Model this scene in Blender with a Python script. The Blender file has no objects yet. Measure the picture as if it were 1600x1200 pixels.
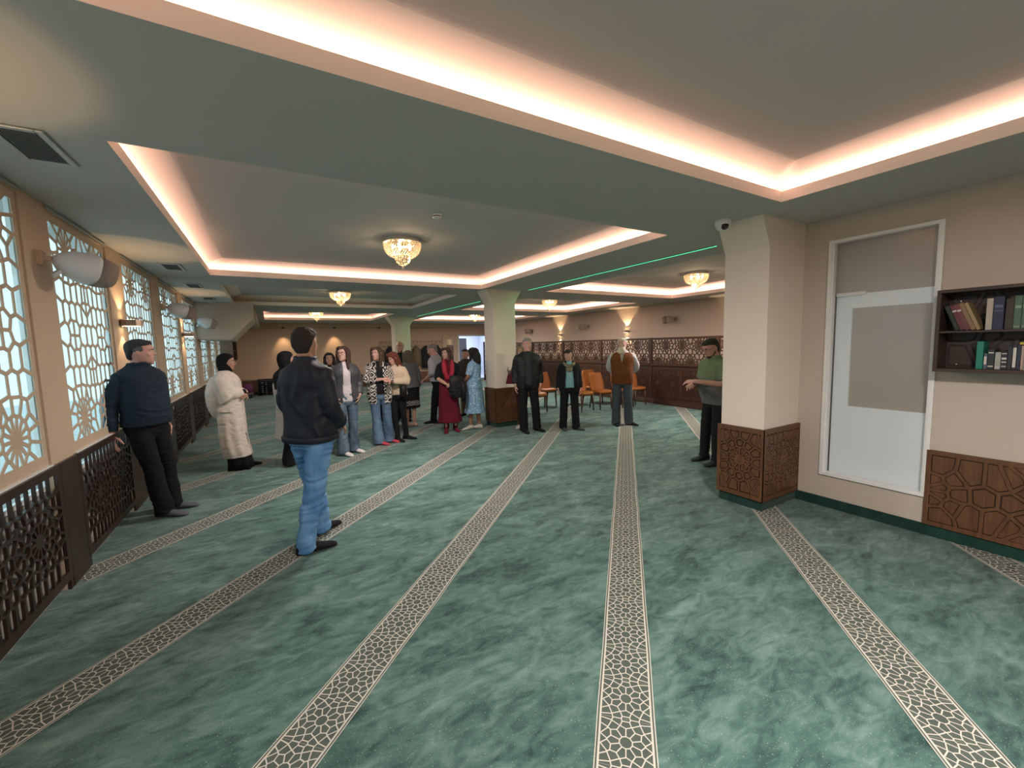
import bpy, math, random
import numpy as np
from mathutils import Vector, Matrix
from mathutils.geometry import delaunay_2d_cdt
random.seed(7)
SC = bpy.context.scene
COL = SC.collection
R = math.radians

# ------------------------------------------------------------------ camera, world, exposure
def look_matrix():
    pitch, roll, yaw = -0.0934726, -0.0240389, 0.5285053
    cy, s = math.cos(yaw), math.sin(yaw)
    fw = Vector((s*math.cos(pitch), cy*math.cos(pitch), math.sin(pitch)))
    r = Vector((cy, -s, 0)); u = r.cross(fw)
    r2 = math.cos(roll)*r + math.sin(roll)*u
    u2 = -math.sin(roll)*r + math.cos(roll)*u
    m = Matrix((r2, u2, -fw)).transposed().to_4x4()
    m.translation = (0, 0, 1.65)
    return m
cam = bpy.data.cameras.new('camera')
cam.sensor_width = 36; cam.lens = 36*645.53/1600; cam.clip_start = .05; cam.clip_end = 200
camo = bpy.data.objects.new('camera', cam); camo.matrix_world = look_matrix()
COL.objects.link(camo); SC.camera = camo

SC.view_settings.view_transform = 'Standard'; SC.view_settings.look = 'None'
SC.view_settings.gamma = 1; SC.view_settings.use_curve_mapping = False
SC.view_settings.exposure = 0.74
SC.cycles.max_bounces = 8; SC.cycles.diffuse_bounces = 5; SC.cycles.glossy_bounces = 3
SC.cycles.transmission_bounces = 4; SC.cycles.transparent_max_bounces = 10
SC.cycles.caustics_reflective = False; SC.cycles.caustics_refractive = False
SC.cycles.sample_clamp_indirect = 4.0
SC.cycles.use_denoising = True

W = bpy.data.worlds.new('overcast_sky'); SC.world = W; W.use_nodes = True
bgn = W.node_tree.nodes['Background']
bgn.inputs['Color'].default_value = (0.59, 0.87, 0.945, 1); bgn.inputs['Strength'].default_value = .92

COVE_W = 1.75          # watts per metre of LED strip in the ceiling coves
COVE_COL = (1.0, 0.55, 0.41)
BULB_W = 5.0
SCONCE_W = 6.6
DOWN_W = 84.0
DOWN_COL = (1.0, .93, .87)
LAMP_COL = (1.0, 0.66, 0.36)

ZC = 2.755             # lower ceiling plane
XL, XR, XF = -1.341, 4.61, 10.10   # window wall, wall with the glazed door, far side wall
YB, YN = 19.3, -2.6    # back wall, wall behind the viewer

# ------------------------------------------------------------------ materials
def mat(name, col, rough=.6, metal=0., bump=0., bscale=40., var=0., vscale=6., emit=None, estr=0., spec=.5, trans=0., alpha=1., sheen=0.):
    m = bpy.data.materials.new(name); m.use_nodes = True
    nt = m.node_tree; b = nt.nodes['Principled BSDF']
    b.inputs['Base Color'].default_value = (*col, 1); b.inputs['Roughness'].default_value = rough
    b.inputs['Metallic'].default_value = metal; b.inputs['Specular IOR Level'].default_value = spec
    b.inputs['Transmission Weight'].default_value = trans; b.inputs['Alpha'].default_value = alpha
    b.inputs['Sheen Weight'].default_value = sheen
    if emit: b.inputs['Emission Color'].default_value = (*emit, 1); b.inputs['Emission Strength'].default_value = estr
    if bump or var:
        tc = nt.nodes.new('ShaderNodeTexCoord')
    if var:
        n = nt.nodes.new('ShaderNodeTexNoise'); n.inputs['Scale'].default_value = vscale; n.inputs['Detail'].default_value = 4
        nt.links.new(tc.outputs['Object'], n.inputs['Vector'])
        mx = nt.nodes.new('ShaderNodeMix'); mx.data_type = 'RGBA'
        mx.inputs[6].default_value = (*[c*(1-var) for c in col], 1); mx.inputs[7].default_value = (*[min(1, c*(1+var)) for c in col], 1)
        nt.links.new(n.outputs['Fac'], mx.inputs[0]); nt.links.new(mx.outputs[2], b.inputs['Base Color'])
    if bump:
        n2 = nt.nodes.new('ShaderNodeTexNoise'); n2.inputs['Scale'].default_value = bscale; n2.inputs['Detail'].default_value = 3
        nt.links.new(tc.outputs['Object'], n2.inputs['Vector'])
        bp = nt.nodes.new('ShaderNodeBump'); bp.inputs['Strength'].default_value = bump; bp.inputs['Distance'].default_value = .01
        nt.links.new(n2.outputs['Fac'], bp.inputs['Height']); nt.links.new(bp.outputs['Normal'], b.inputs['Normal'])
    return m
def s2l(r, g, b):
    f = lambda c: (c/255/12.92 if c/255 <= .04045 else ((c/255+.055)/1.055)**2.4)
    return (f(r), f(g), f(b))

M = {}
M['wall'] = mat('wall_paint', (.53, .465, .405), .75, bump=.05, bscale=120)
M['wall_col'] = mat('column_paint', (.80, .71, .62), .7, bump=.05, bscale=120)
M['wall_beige'] = mat('beige_paint', (.56, .43, .32), .7, bump=.04, bscale=120)
M['coffer'] = mat('coffer_paint', (.56, .56, .56), .85)
M['ceil'] = mat('ceiling_paint', (.53, .52, .50), .85, bump=.03, bscale=90)
M['cove'] = mat('cove_paint', (.88, .82, .77), .8)
M['white'] = mat('white_lacquer', (.80, .80, .79), .35)
M['plastic'] = mat('white_plastic', (.74, .76, .80), .4)
M['plastic_grille'] = mat('grey_grille', (.36, .29, .25), .6, bump=.6, bscale=400)
M['dark_plastic'] = mat('black_plastic', (.015, .015, .018), .3)
M['alu'] = mat('aluminium', (.55, .56, .56), .4, metal=.8)
M['vent_dark'] = mat('vent_shadow', (.03, .035, .035), .8)
M['slat'] = mat('vent_slat', (.22, .23, .23), .5, metal=.3)
M['chrome'] = mat('chrome', (.75, .68, .6), .18, metal=1.)
M['sconce'] = mat('sconce_metal', (.30, .22, .17), .35, metal=.7)

def wood(name, c1, c2, rough=.45, axis=(1, 1, 14)):
    m = bpy.data.materials.new(name); m.use_nodes = True; nt = m.node_tree; b = nt.nodes['Principled BSDF']
    tc = nt.nodes.new('ShaderNodeTexCoord'); mp = nt.nodes.new('ShaderNodeMapping'); mp.inputs['Scale'].default_value = axis
    n = nt.nodes.new('ShaderNodeTexNoise'); n.inputs['Scale'].default_value = 3.5; n.inputs['Detail'].default_value = 7; n.inputs['Distortion'].default_value = .6
    cr = nt.nodes.new('ShaderNodeValToRGB'); cr.color_ramp.elements[0].position = .3; cr.color_ramp.elements[1].position = .72
    cr.color_ramp.elements[0].color = (*c1, 1); cr.color_ramp.elements[1].color = (*c2, 1)
    nt.links.new(tc.outputs['Object'], mp.inputs['Vector']); nt.links.new(mp.outputs[0], n.inputs['Vector'])
    nt.links.new(n.outputs['Fac'], cr.inputs['Fac']); nt.links.new(cr.outputs['Color'], b.inputs['Base Color'])
    b.inputs['Roughness'].default_value = rough
    return m
M['walnut'] = wood('walnut_board', (.085, .036, .016), (.16, .072, .034), .42, (14, 14, 1.2))
M['walnut_dark'] = wood('dark_walnut', (.020, .0095, .006), (.044, .022, .014), .38, (12, 12, 1.2))
M['mahogany'] = wood('mahogany_lattice', (.038, .014, .008), (.066, .027, .014), .45, (8, 8, 1.5))
M['bookcase_wood'] = wood('wenge_board', (.035, .018, .014), (.062, .034, .026), .45, (1.2, 14, 14))
M['chair_wood'] = wood('chair_leg_wood', (.05, .022, .010), (.10, .045, .02), .4, (10, 10, 1))
M['orange'] = mat('orange_upholstery', (.36, .115, .020), .6, bump=.15, bscale=150, var=.12, vscale=5)
M['groove'] = mat('groove_painted_shade', (.022, .010, .005), .6)  # shade inside the carved grooves, put into the backing colour

def carpet_mat(name, lo, mid, hi, speck=True):
    m = bpy.data.materials.new(name); m.use_nodes = True; nt = m.node_tree; b = nt.nodes['Principled BSDF']
    L = nt.links.new; N = nt.nodes.new
    tc = N('ShaderNodeTexCoord')
    n1 = N('ShaderNodeTexNoise'); n1.inputs['Scale'].default_value = 1.7; n1.inputs['Detail'].default_value = 8; n1.inputs['Roughness'].default_value = .62; n1.inputs['Distortion'].default_value = .7
    mp = N('ShaderNodeMapping'); mp.inputs['Rotation'].default_value = (0, 0, R(35)); mp.inputs['Scale'].default_value = (1.0, 2.2, 1)
    L(tc.outputs['Object'], mp.inputs['Vector']); L(mp.outputs[0], n1.inputs['Vector'])
    n2 = N('ShaderNodeTexNoise'); n2.inputs['Scale'].default_value = 6.5; n2.inputs['Detail'].default_value = 6; n2.inputs['Distortion'].default_value = 1.2
    L(mp.outputs[0], n2.inputs['Vector'])
    mm = N('ShaderNodeMix'); mm.data_type = 'FLOAT'; mm.inputs[0].default_value = .42
    L(n1.outputs['Fac'], mm.inputs[2]); L(n2.outputs['Fac'], mm.inputs[3])
    cr = N('ShaderNodeValToRGB'); e = cr.color_ramp.elements
    e[0].position = .36; e[0].color = (*lo, 1); e[1].position = .66; e[1].color = (*hi, 1)
    k = e.new(.5); k.color = (*mid, 1)
    L(mm.outputs[0], cr.inputs['Fac'])
    out = cr.outputs['Color']
    if speck:
        n3 = N('ShaderNodeTexNoise'); n3.inputs['Scale'].default_value = 140; n3.inputs['Detail'].default_value = 1
        L(tc.outputs['Object'], n3.inputs['Vector'])
        r3 = N('ShaderNodeValToRGB'); r3.color_ramp.elements[0].position = .66; r3.color_ramp.elements[1].position = .74
        L(n3.outputs['Fac'], r3.inputs['Fac'])
        mx = N('ShaderNodeMix'); mx.data_type = 'RGBA'; mx.inputs[7].default_value = (.42, .50, .44, 1)
        mu = N('ShaderNodeMath'); mu.operation = 'MULTIPLY'; mu.inputs[1].default_value = .55
        L(r3.outputs['Color'], mu.inputs[0]); L(mu.outputs[0], mx.inputs[0]); L(out, mx.inputs[6]); out = mx.outputs[2]
    L(out, b.inputs['Base Color']); b.inputs['Roughness'].default_value = .95; b.inputs['Specular IOR Level'].default_value = .1
    b.inputs['Sheen Weight'].default_value = .15
    n4 = N('ShaderNodeTexNoise'); n4.inputs['Scale'].default_value = 220; L(tc.outputs['Object'], n4.inputs['Vector'])
    bp = N('ShaderNodeBump'); bp.inputs['Strength'].default_value = .35; bp.inputs['Distance'].default_value = .008
    L(n4.outputs['Fac'], bp.inputs['Height']); L(bp.outputs['Normal'], b.inputs['Normal'])
    return m
M['carpet'] = carpet_mat('green_carpet', (.020, .055, .049), (.073, .146, .129), (.165, .262, .232))
M['carpet_skirt'] = carpet_mat('green_carpet_skirting', (.010, .036, .029), (.014, .048, .038), (.020, .062, .050), False)
M['band_ground'] = mat('band_pile_ground', (.070, .090, .076), .95, var=.25, vscale=9)
M['band_line'] = mat('band_pile_cream', (.56, .535, .475), .95, bump=.2, bscale=300)

# frosted outside pane: part clear, part scattering
def pane_mat(name, clear, tint, rough_mix=.06, var=.0):
    m = bpy.data.materials.new(name); m.use_nodes = True; nt = m.node_tree; nt.nodes.clear(); L = nt.links.new; N = nt.nodes.new
    o = N('ShaderNodeOutputMaterial'); t = N('ShaderNodeBsdfTransparent'); d = N('ShaderNodeBsdfTranslucent'); g = N('ShaderNodeBsdfGlossy')
    t.inputs[0].default_value = (*tint, 1); d.inputs[0].default_value = (*tint, 1); g.inputs['Roughness'].default_value = .25
    m1 = N('ShaderNodeMixShader'); m2 = N('ShaderNodeMixShader'); m1.inputs[0].default_value = clear; m2.inputs[0].default_value = rough_mix
    if var:
        tc = N('ShaderNodeTexCoord'); n = N('ShaderNodeTexNoise'); n.inputs['Scale'].default_value = 2.6; n.inputs['Detail'].default_value = 5; n.inputs['Distortion'].default_value = 1.5
        L(tc.outputs['Object'], n.inputs['Vector'])
        mr = N('ShaderNodeMapRange'); mr.inputs[1].default_value = .35; mr.inputs[2].default_value = .65; mr.inputs[3].default_value = clear-var; mr.inputs[4].default_value = clear+var
        L(n.outputs['Fac'], mr.inputs[0]); L(mr.outputs[0], m1.inputs[0])
    L(d.outputs[0], m1.inputs[1]); L(t.outputs[0], m1.inputs[2]); L(m1.outputs[0], m2.inputs[1]); L(g.outputs[0], m2.inputs[2]); L(m2.outputs[0], o.inputs[0])
    return m
M['pane'] = pane_mat('frosted_outer_pane', .80, (.93, .98, 1.0), .03, .14)
M['satin_glass'] = pane_mat('satin_glass', .95, (1.0, 1.0, 1.0), .05)
M['mirror'] = mat('mirror_glass', (.8, .8, .8), .03, metal=1.)

# ------------------------------------------------------------------ geometry helpers
class Geo:
    def __init__(s): s.v = []; s.f = []; s.m = []
    def add(s, v, f, mi=0):
        o = len(s.v); s.v += [tuple(p) for p in v]; s.f += [tuple(i+o for i in q) for q in f]; s.m += [mi]*len(f); return s
    def box(s, x0, x1, y0, y1, z0, z1, mi=0):
        v = [(x, y, z) for z in (z0, z1) for y in (y0, y1) for x in (x0, x1)]
        return s.add(v, [(0, 2, 3, 1), (4, 5, 7, 6), (0, 1, 5, 4), (2, 6, 7, 3), (0, 4, 6, 2), (1, 3, 7, 5)], mi)
    def bbox(s, x0, x1, y0, y1, z0, z1, b=.004, mi=0):        # chamfered box
        def ring(z, i): return [(x0+b+i, y0+i, z), (x1-b-i, y0+i, z), (x1-i, y0+b+i, z), (x1-i, y1-b-i, z), (x1-b-i, y1-i, z), (x0+b+i, y1-i, z), (x0+i, y1-b-i, z), (x0+i, y0+b+i, z)]
        v = ring(z0, b)+ring(z0+b, 0)+ring(z1-b, 0)+ring(z1, b)
        f = [tuple(range(7, -1, -1)), tuple(range(24, 32))]
        for r in range(3):
            for i in range(8): j = (i+1) % 8; f.append((r*8+i, r*8+j, r*8+8+j, r*8+8+i))
        return s.add(v, f, mi)
    def prism(s, pts, y0, y1, axis='y', mi=0):               # polygon (a,b) extruded along an axis
        n = len(pts)
        mk = {'y': lambda a, b, c: (a, c, b), 'x': lambda a, b, c: (c, a, b), 'z': lambda a, b, c: (a, b, c)}[axis]
        v = [mk(a, b, y0) for a, b in pts]+[mk(a, b, y1) for a, b in pts]
        return s.add(v, [tuple(range(n)), tuple(range(2*n-1, n-1, -1))]+[(i, i+n, (i+1) % n+n, (i+1) % n) for i in range(n)], mi)
    def tube(s, pts, rad, n=8, mi=0, ry=None):
        P = [Vector(p) for p in pts]; k = len(P)
        rads = rad if isinstance(rad, (list, tuple)) else [rad]*k
        rys = ry if ry is not None else rads
        if not isinstance(rys, (list, tuple)): rys = [rys]*k
        T = []
        for i in range(k):
            a = P[max(0, i-1)]; b = P[min(k-1, i+1)]; T.append((b-a).normalized())
        up = Vector((0, 0, 1)) if abs(T[0].z) < .9 else Vector((0, 1, 0))
        nx = T[0].cross(up).normalized(); v = []
        for i in range(k):
            nx = (nx-T[i]*nx.dot(T[i])).normalized(); ny = T[i].cross(nx)
            for j in range(n):
                a = 2*math.pi*j/n; v.append(P[i]+nx*(math.cos(a)*rads[i])+ny*(math.sin(a)*rys[i]))
        f = [tuple(range(n-1, -1, -1)), tuple(range((k-1)*n, k*n))]
        for i in range(k-1):
            for j in range(n): j2 = (j+1) % n; f.append((i*n+j, i*n+j2, i*n+n+j2, i*n+n+j))
        return s.add(v, f, mi)
    def rings(s, rs, n=20, e=2.0, mi=0, fold=None):          # horizontal rings (z,cx,cy,rx,ryfront,ryback)
        v = []
        for z, cx, cy, rx, rf, rb in rs:
            for j in range(n):
                a = 2*math.pi*j/n; c, d = math.cos(a), math.sin(a)
                k = (abs(c)**e+abs(d)**e)**(-1/e)
                if fold: k *= 1+fold(z, a)
                v.append((cx+rx*c*k, cy+(rf if d > 0 else rb)*d*k, z))
        k = len(rs); f = [tuple(range(n-1, -1, -1)), tuple(range((k-1)*n, k*n))]
        for i in range(k-1):
            for j in range(n): j2 = (j+1) % n; f.append((i*n+j, i*n+j2, i*n+n+j2, i*n+n+j))
        return s.add(v, f, mi)
    def ball(s, c, r, nu=10, nv=7, mi=0):
        rx, ry, rz = r if isinstance(r, (tuple, list)) else (r, r, r)
        v = [(c[0], c[1], c[2]-rz)]; f = []
        for i in range(1, nv):
            t = math.pi*i/nv-math.pi/2
            for j in range(nu): a = 2*math.pi*j/nu; v.append((c[0]+rx*math.cos(t)*math.cos(a), c[1]+ry*math.cos(t)*math.sin(a), c[2]+rz*math.sin(t)))
        v.append((c[0], c[1], c[2]+rz)); last = len(v)-1
        for j in range(nu): f.append((0, 1+(j+1) % nu, 1+j)); f.append((last, last-nu+j, last-nu+(j+1) % nu))
        for i in range(nv-2):
            for j in range(nu): a = 1+i*nu+j; b = 1+i*nu+(j+1) % nu; f.append((a, b, b+nu, a+nu))
        return s.add(v, f, mi)
    def lathe(s, prof, n=20, c=(0, 0, 0), mi=0):             # (r,z) profile about the z axis
        v = []; f = []
        for r, z in prof:
            for j in range(n): a = 2*math.pi*j/n; v.append((c[0]+r*math.cos(a), c[1]+r*math.sin(a), c[2]+z))
        for i in range(len(prof)-1):
            for j in range(n): j2 = (j+1) % n; f.append((i*n+j, i*n+j2, i*n+n+j2, i*n+n+j))
        f.append(tuple(range(n-1, -1, -1))); f.append(tuple(range((len(prof)-1)*n, len(prof)*n)))
        return s.add(v, f, mi)
    def xform(s, m, start=0):
        for i in range(start, len(s.v)): s.v[i] = tuple(m @ Vector(s.v[i]))
        return s
    def mesh(s, name, mats, smooth=False):
        me = bpy.data.meshes.new(name); me.from_pydata(s.v, [], s.f)
        for m in (mats if isinstance(mats, (list, tuple)) else [mats]): me.materials.append(m)
        if any(s.m): me.polygons.foreach_set('material_index', s.m)
        if smooth: me.polygons.foreach_set('use_smooth', [True]*len(me.polygons))
        me.update(); return me

def link(name, me, parent=None, loc=None, rot=None, **props):
    o = bpy.data.objects.new(name, me); COL.objects.link(o)
    if parent: o.parent = parent
    if loc: o.location = loc
    if rot: o.rotation_euler = rot
    for k, v in props.items(): o[k] = v
    return o
def obj(name, g, mats, parent=None, smooth=False, **kw): return link(name, g.mesh(name, mats, smooth), parent, **kw)
def thing(name, label, cat, loc=(0, 0, 0), rotz=0., group=None):
    o = bpy.data.objects.new(name, None); o.empty_display_size = .1; COL.objects.link(o); o.location = loc; o.rotation_euler = (0, 0, rotz)
    o['label'] = label; o['category'] = cat
    if group: o['group'] = group
    return o
def tag(o, label, cat, group=None):
    o['label'] = label; o['category'] = cat
    if group: o['group'] = group
    return o
def struct(name, g, m, parent=None, smooth=False, **kw): return obj(name, g, m, parent, smooth, kind='structure', **kw)
def copy_tree(src, **props):
    r = src.copy(); COL.objects.link(r)
    for ch in list(src.children):
        c = ch.copy(); COL.objects.link(c); c.parent = r
        for g in list(ch.children):
            d = g.copy(); COL.objects.link(d); d.parent = c
    for k, v in props.items(): r[k] = v
    return r
def area(name, loc, rot, sx, sy, power, col, portal=False, spread=None):
    l = bpy.data.lights.new(name, 'AREA'); l.shape = 'RECTANGLE'; l.size = sx; l.size_y = sy; l.energy = power; l.color = col
    if spread: l.spread = spread
    if portal: l.cycles.is_portal = True
    o = bpy.data.objects.new(name, l); COL.objects.link(o); o.location = loc; o.rotation_euler = rot
    return o
def point(name, loc, power, col, r=.02, parent=None):
    l = bpy.data.lights.new(name, 'POINT'); l.energy = power; l.color = col; l.shadow_soft_size = r
    o = bpy.data.objects.new(name, l); COL.objects.link(o); o.location = loc
    if parent: o.parent = parent
    return o
def spot(name, loc, rot, power, col, ang, blend=.4, r=.02):
    l = bpy.data.lights.new(name, 'SPOT'); l.energy = power; l.color = col; l.spot_size = R(ang); l.spot_blend = blend; l.shadow_soft_size = r
    o = bpy.data.objects.new(name, l); COL.objects.link(o); o.location = loc; o.rotation_euler = rot
    return o

# ------------------------------------------------------------------ star lattices (cells of a point pattern)
def clip_poly(poly, nx, ny, d):           # keep points with n.p <= d
    out = []
    for i in range(len(poly)):
        a = poly[i]; b = poly[(i+1) % len(poly)]
        da = a[0]*nx+a[1]*ny-d; db = b[0]*nx+b[1]*ny-d
        if da <= 0: out.append(a)
        if (da < 0 < db) or (db < 0 < da):
            t = da/(da-db); out.append((a[0]+(b[0]-a[0])*t, a[1]+(b[1]-a[1])*t))
    return out
def cells(seeds, x0, x1, y0, y1, bar, ghosts=()):
    allp = list(seeds)+list(ghosts); res = []
    for i, (px, py, solid) in enumerate(seeds):
        poly = [(x0, y0), (x1, y0), (x1, y1), (x0, y1)]
        nb = sorted(((q[0]-px)**2+(q[1]-py)**2, q) for j, q in enumerate(allp) if j != i)
        for d2, q in nb:
            d = math.sqrt(d2)
            if d < 1e-6: continue
            if poly and d/2 > max(math.hypot(a-px, b-py) for a, b in poly)+.01: break
            nx, ny = (q[0]-px)/d, (q[1]-py)/d
            poly = clip_poly(poly, nx, ny, px*nx+py*ny+d/2-bar/2)
            if len(poly) < 3: break
        if len(poly) < 3 or solid: continue
        ar = sum(poly[k][0]*poly[(k+1) % len(poly)][1]-poly[(k+1) % len(poly)][0]*poly[k][1] for k in range(len(poly)))/2
        if ar < bar*bar*.6: continue
        # drop near-duplicate corners
        q = []
        for a in poly:
            if not q or math.hypot(a[0]-q[-1][0], a[1]-q[-1][1]) > .0012: q.append(a)
        if len(q) > 2 and math.hypot(q[0][0]-q[-1][0], q[0][1]-q[-1][1]) <= .0012: q.pop()
        if len(q) > 2: res.append(q)
    return res
def rosette_seeds(centres, x0, x1, y0, y1, r1, n1, r2, n2, grid, keep=.0, r3=None, n3=0):
    s = []
    inside = lambda x, y: x0 < x < x1 and y0 < y < y1
    for cx, cy in centres:
        s.append((cx, cy, True))
        for k in range(n1): a = 2*math.pi*(k+.5)/n1; s.append((cx+r1*math.cos(a), cy+r1*math.sin(a), False))
        for k in range(n2): a = 2*math.pi*k/n2; s.append((cx+r2*math.cos(a), cy+r2*math.sin(a), False))
        for k in range(n3): a = 2*math.pi*(k+.5)/n3; s.append((cx+r3*math.cos(a), cy+r3*math.sin(a), False))
    lim = (r3 or r2)+keep
    gx, gy = grid; nx = int((x1-x0)/gx)+2; ny = int((y1-y0)/gy)+2; mx, my = (x0+x1)/2, (y0+y1)/2
    for i in range(-nx, nx+1):
        for j in range(-ny, ny+1):
            x = mx+(i+.5*(j % 2))*gx; y = my+j*gy
            if inside(x, y) and all(math.hypot(x-a, y-b) > lim for a, b in centres):
                # small figure-of-eight clusters give the lattice its little diamonds
                s.append((x, y, False))
    return [q for q in s if inside(q[0], q[1])]
def plate(holes, X0, X1, Y0, Y1, t, name, mats, plane='yz', back=True, plateau=0.):
    """Board [X0,X1]x[Y0,Y1] pierced by convex holes; u,v lie in the plane, w is the thickness (front at w=0, back at -t)."""
    V = [(X0, Y0), (X1, Y0), (X1, Y1), (X0, Y1)]; F = [(0, 1, 2, 3)]
    for h in holes: o = len(V); V += h; F.append(tuple(range(o, o+len(h))))
    r = delaunay_2d_cdt([Vector(v) for v in V], [], F, 1, 1e-5)
    rv, rf, of = r[0], r[2], r[5]
    g = Geo(); put = {'yz': lambda a, b, w: (w, a, b), 'xz': lambda a, b, w: (a, -w, b), 'xy': lambda a, b, w: (a, b, w)}[plane]
    keep = [f for f, o in zip(rf, of) if list(o) == [0]]
    n = len(rv)
    g.v = [put(p[0], p[1], 0) for p in rv]; g.f = [tuple(f) for f in keep]
    if t > 0:
        if back: g.v += [put(p[0], p[1], -t) for p in rv]; g.f += [tuple(i+n for i in reversed(f)) for f in keep]
        for h in [V[:4]]+list(holes):
            o = len(g.v); k = len(h)
            g.v += [put(a, b, 0) for a, b in h]+[put(a, b, -t) for a, b in h]
            for i in range(k):
                j = (i+1) % k; q = (o+i, o+k+i, o+k+j, o+j)
                g.f.append(q if h is not V[:4] else q[::-1])
    g.m = [0]*len(g.f)
    if plateau:                                  # raised island inside every cut cell, leaving a groove round it
        for h in holes:
            cx = sum(p[0] for p in h)/len(h); cy = sum(p[1] for p in h)/len(h)
            rr = max(math.hypot(p[0]-cx, p[1]-cy) for p in h)
            k = max(.35, 1-plateau/rr*1.5); q = [(cx+(a-cx)*k, cy+(b-cy)*k) for a, b in h]; m = len(q)
            g.add([put(a, b, -.0015) for a, b in q]+[put(a, b, -t) for a, b in q], [tuple(range(m))]+[(i, i+m, (i+1) % m+m, (i+1) % m) for i in range(m)])
    return g.mesh(name, mats)

# ------------------------------------------------------------------ room shell
WINS = [(0.80, 2.20), (2.60, 4.01), (4.41, 5.68), (6.19, 7.52), (8.01, 9.42), (9.84, 11.34), (11.90, 13.20), (13.70, 15.00), (15.50, 16.80)]
WZ0, WZ1 = .91, 2.715
g = Geo(); g.add([(XL-.3, YN, 0), (XF, YN, 0), (XF, YB, 0), (XL-.3, YB, 0)], [(0, 1, 2, 3)])
floor = struct('floor', g, M['carpet'])
g = Geo(); g.box(-9, XL-.36, YN-6, YB+6, -.5, -.3)
struct('ground', g, mat('pale_paving', (.55, .58, .58), .9, var=.15, vscale=1.5))

# woven star bands: 5 mm pile lines lying in the carpet, at 1.31 m spacing and 45.7 degrees
BA = 0.797790
sdir = (math.sin(BA), math.cos(BA)); ndir = (math.cos(BA), -math.sin(BA))
CL, CW = .22, .104
bs = []
def band_cell_seeds():
    s = [(0, 0, False)]
    for k in range(10): a = 2*math.pi*(k+.5)/10; s.append((.052*math.cos(a), .052*math.sin(a), False))
    for k in range(10): a = 2*math.pi*k/10; s.append((.086*math.cos(a), .086*math.sin(a), False))
    s += [(CL/2, 0, False), (-CL/2, 0, False)]
    for sx in (-1, 1):
        for sy in (-1, 1): s += [(sx*.098, sy*.036, False), (sx*.083, sy*.082, False), (sx*.110, sy*.078, False), (sx*.045, sy*.101, False)]
        s += [(sx*.002, sx*.102, False)]
    return s
cs = band_cell_seeds(); gh = [(x+k*CL, y, q) for x, y, q in cs for k in (-1, 1)]+[(x, sy*2*(CW+.004)-y, q) for x, y, q in cs for sy in (-1, 1)]
hol = cells(cs, -CL/2, CL/2, -CW, CW, .0050, gh)
hol = [[(min(max(a, -CL/2+.0004), CL/2-.0004), b) for a, b in h] for h in hol]
cellm = plate(hol, -CL/2, CL/2, -CW, CW, 0, 'band_cell', M['band_line'], 'xy')
cv = [tuple(v.co) for v in cellm.vertices]; cf = [tuple(p.vertices) for p in cellm.polygons]
def band(k):
    c = k*1.31+.004
    # clip the band to the room
    def inside(t):
        x, y = sdir[0]*t+ndir[0]*c, sdir[1]*t+ndir[1]*c
        return XL+.02 < x < XF-.1 and YN+.1 < y < YB-.2 and not (y < 2.35 and x > XR-.02)
    n0, n1 = -20, 130; g = Geo(); runs = []
    for i in range(n0, n1):
        t = (i+.37)*CL
        if inside(t): runs.append(t)
    if not runs: return
    t0, t1 = runs[0]-CL/2, runs[-1]+CL/2
    def P(t, w, z): return (sdir[0]*t+ndir[0]*(c+w), sdir[1]*t+ndir[1]*(c+w), z)
    n = 40
    for e0, e1, z, mi in ((-.124, .124, .0012, 0), (-.1240, -.1195, .0024, 1), (.1195, .1240, .0024, 1), (-.1125, -.104, .0024, 1), (.104, .1125, .0024, 1)):
        v = []; f = []
        for i in range(n+1):
            t = t0+(t1-t0)*i/n; wob = .0018*math.sin(t*9.3+k)+.0012*math.sin(t*23)
            v += [P(t, e0+wob, z), P(t, e1+wob, z)]
            if i: f.append((2*i-2, 2*i-1, 2*i+1, 2*i))
        g.add(v, [q[::-1] for q in f] if False else f, mi)
    for t in runs: g.add([P(t+a, b, .0024) for a, b, _ in cv], cf, 1)
    o = obj('carpet_band', g, [M['band_ground'], M['band_line']], floor)
for k in range(-12, 4): band(k)

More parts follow.
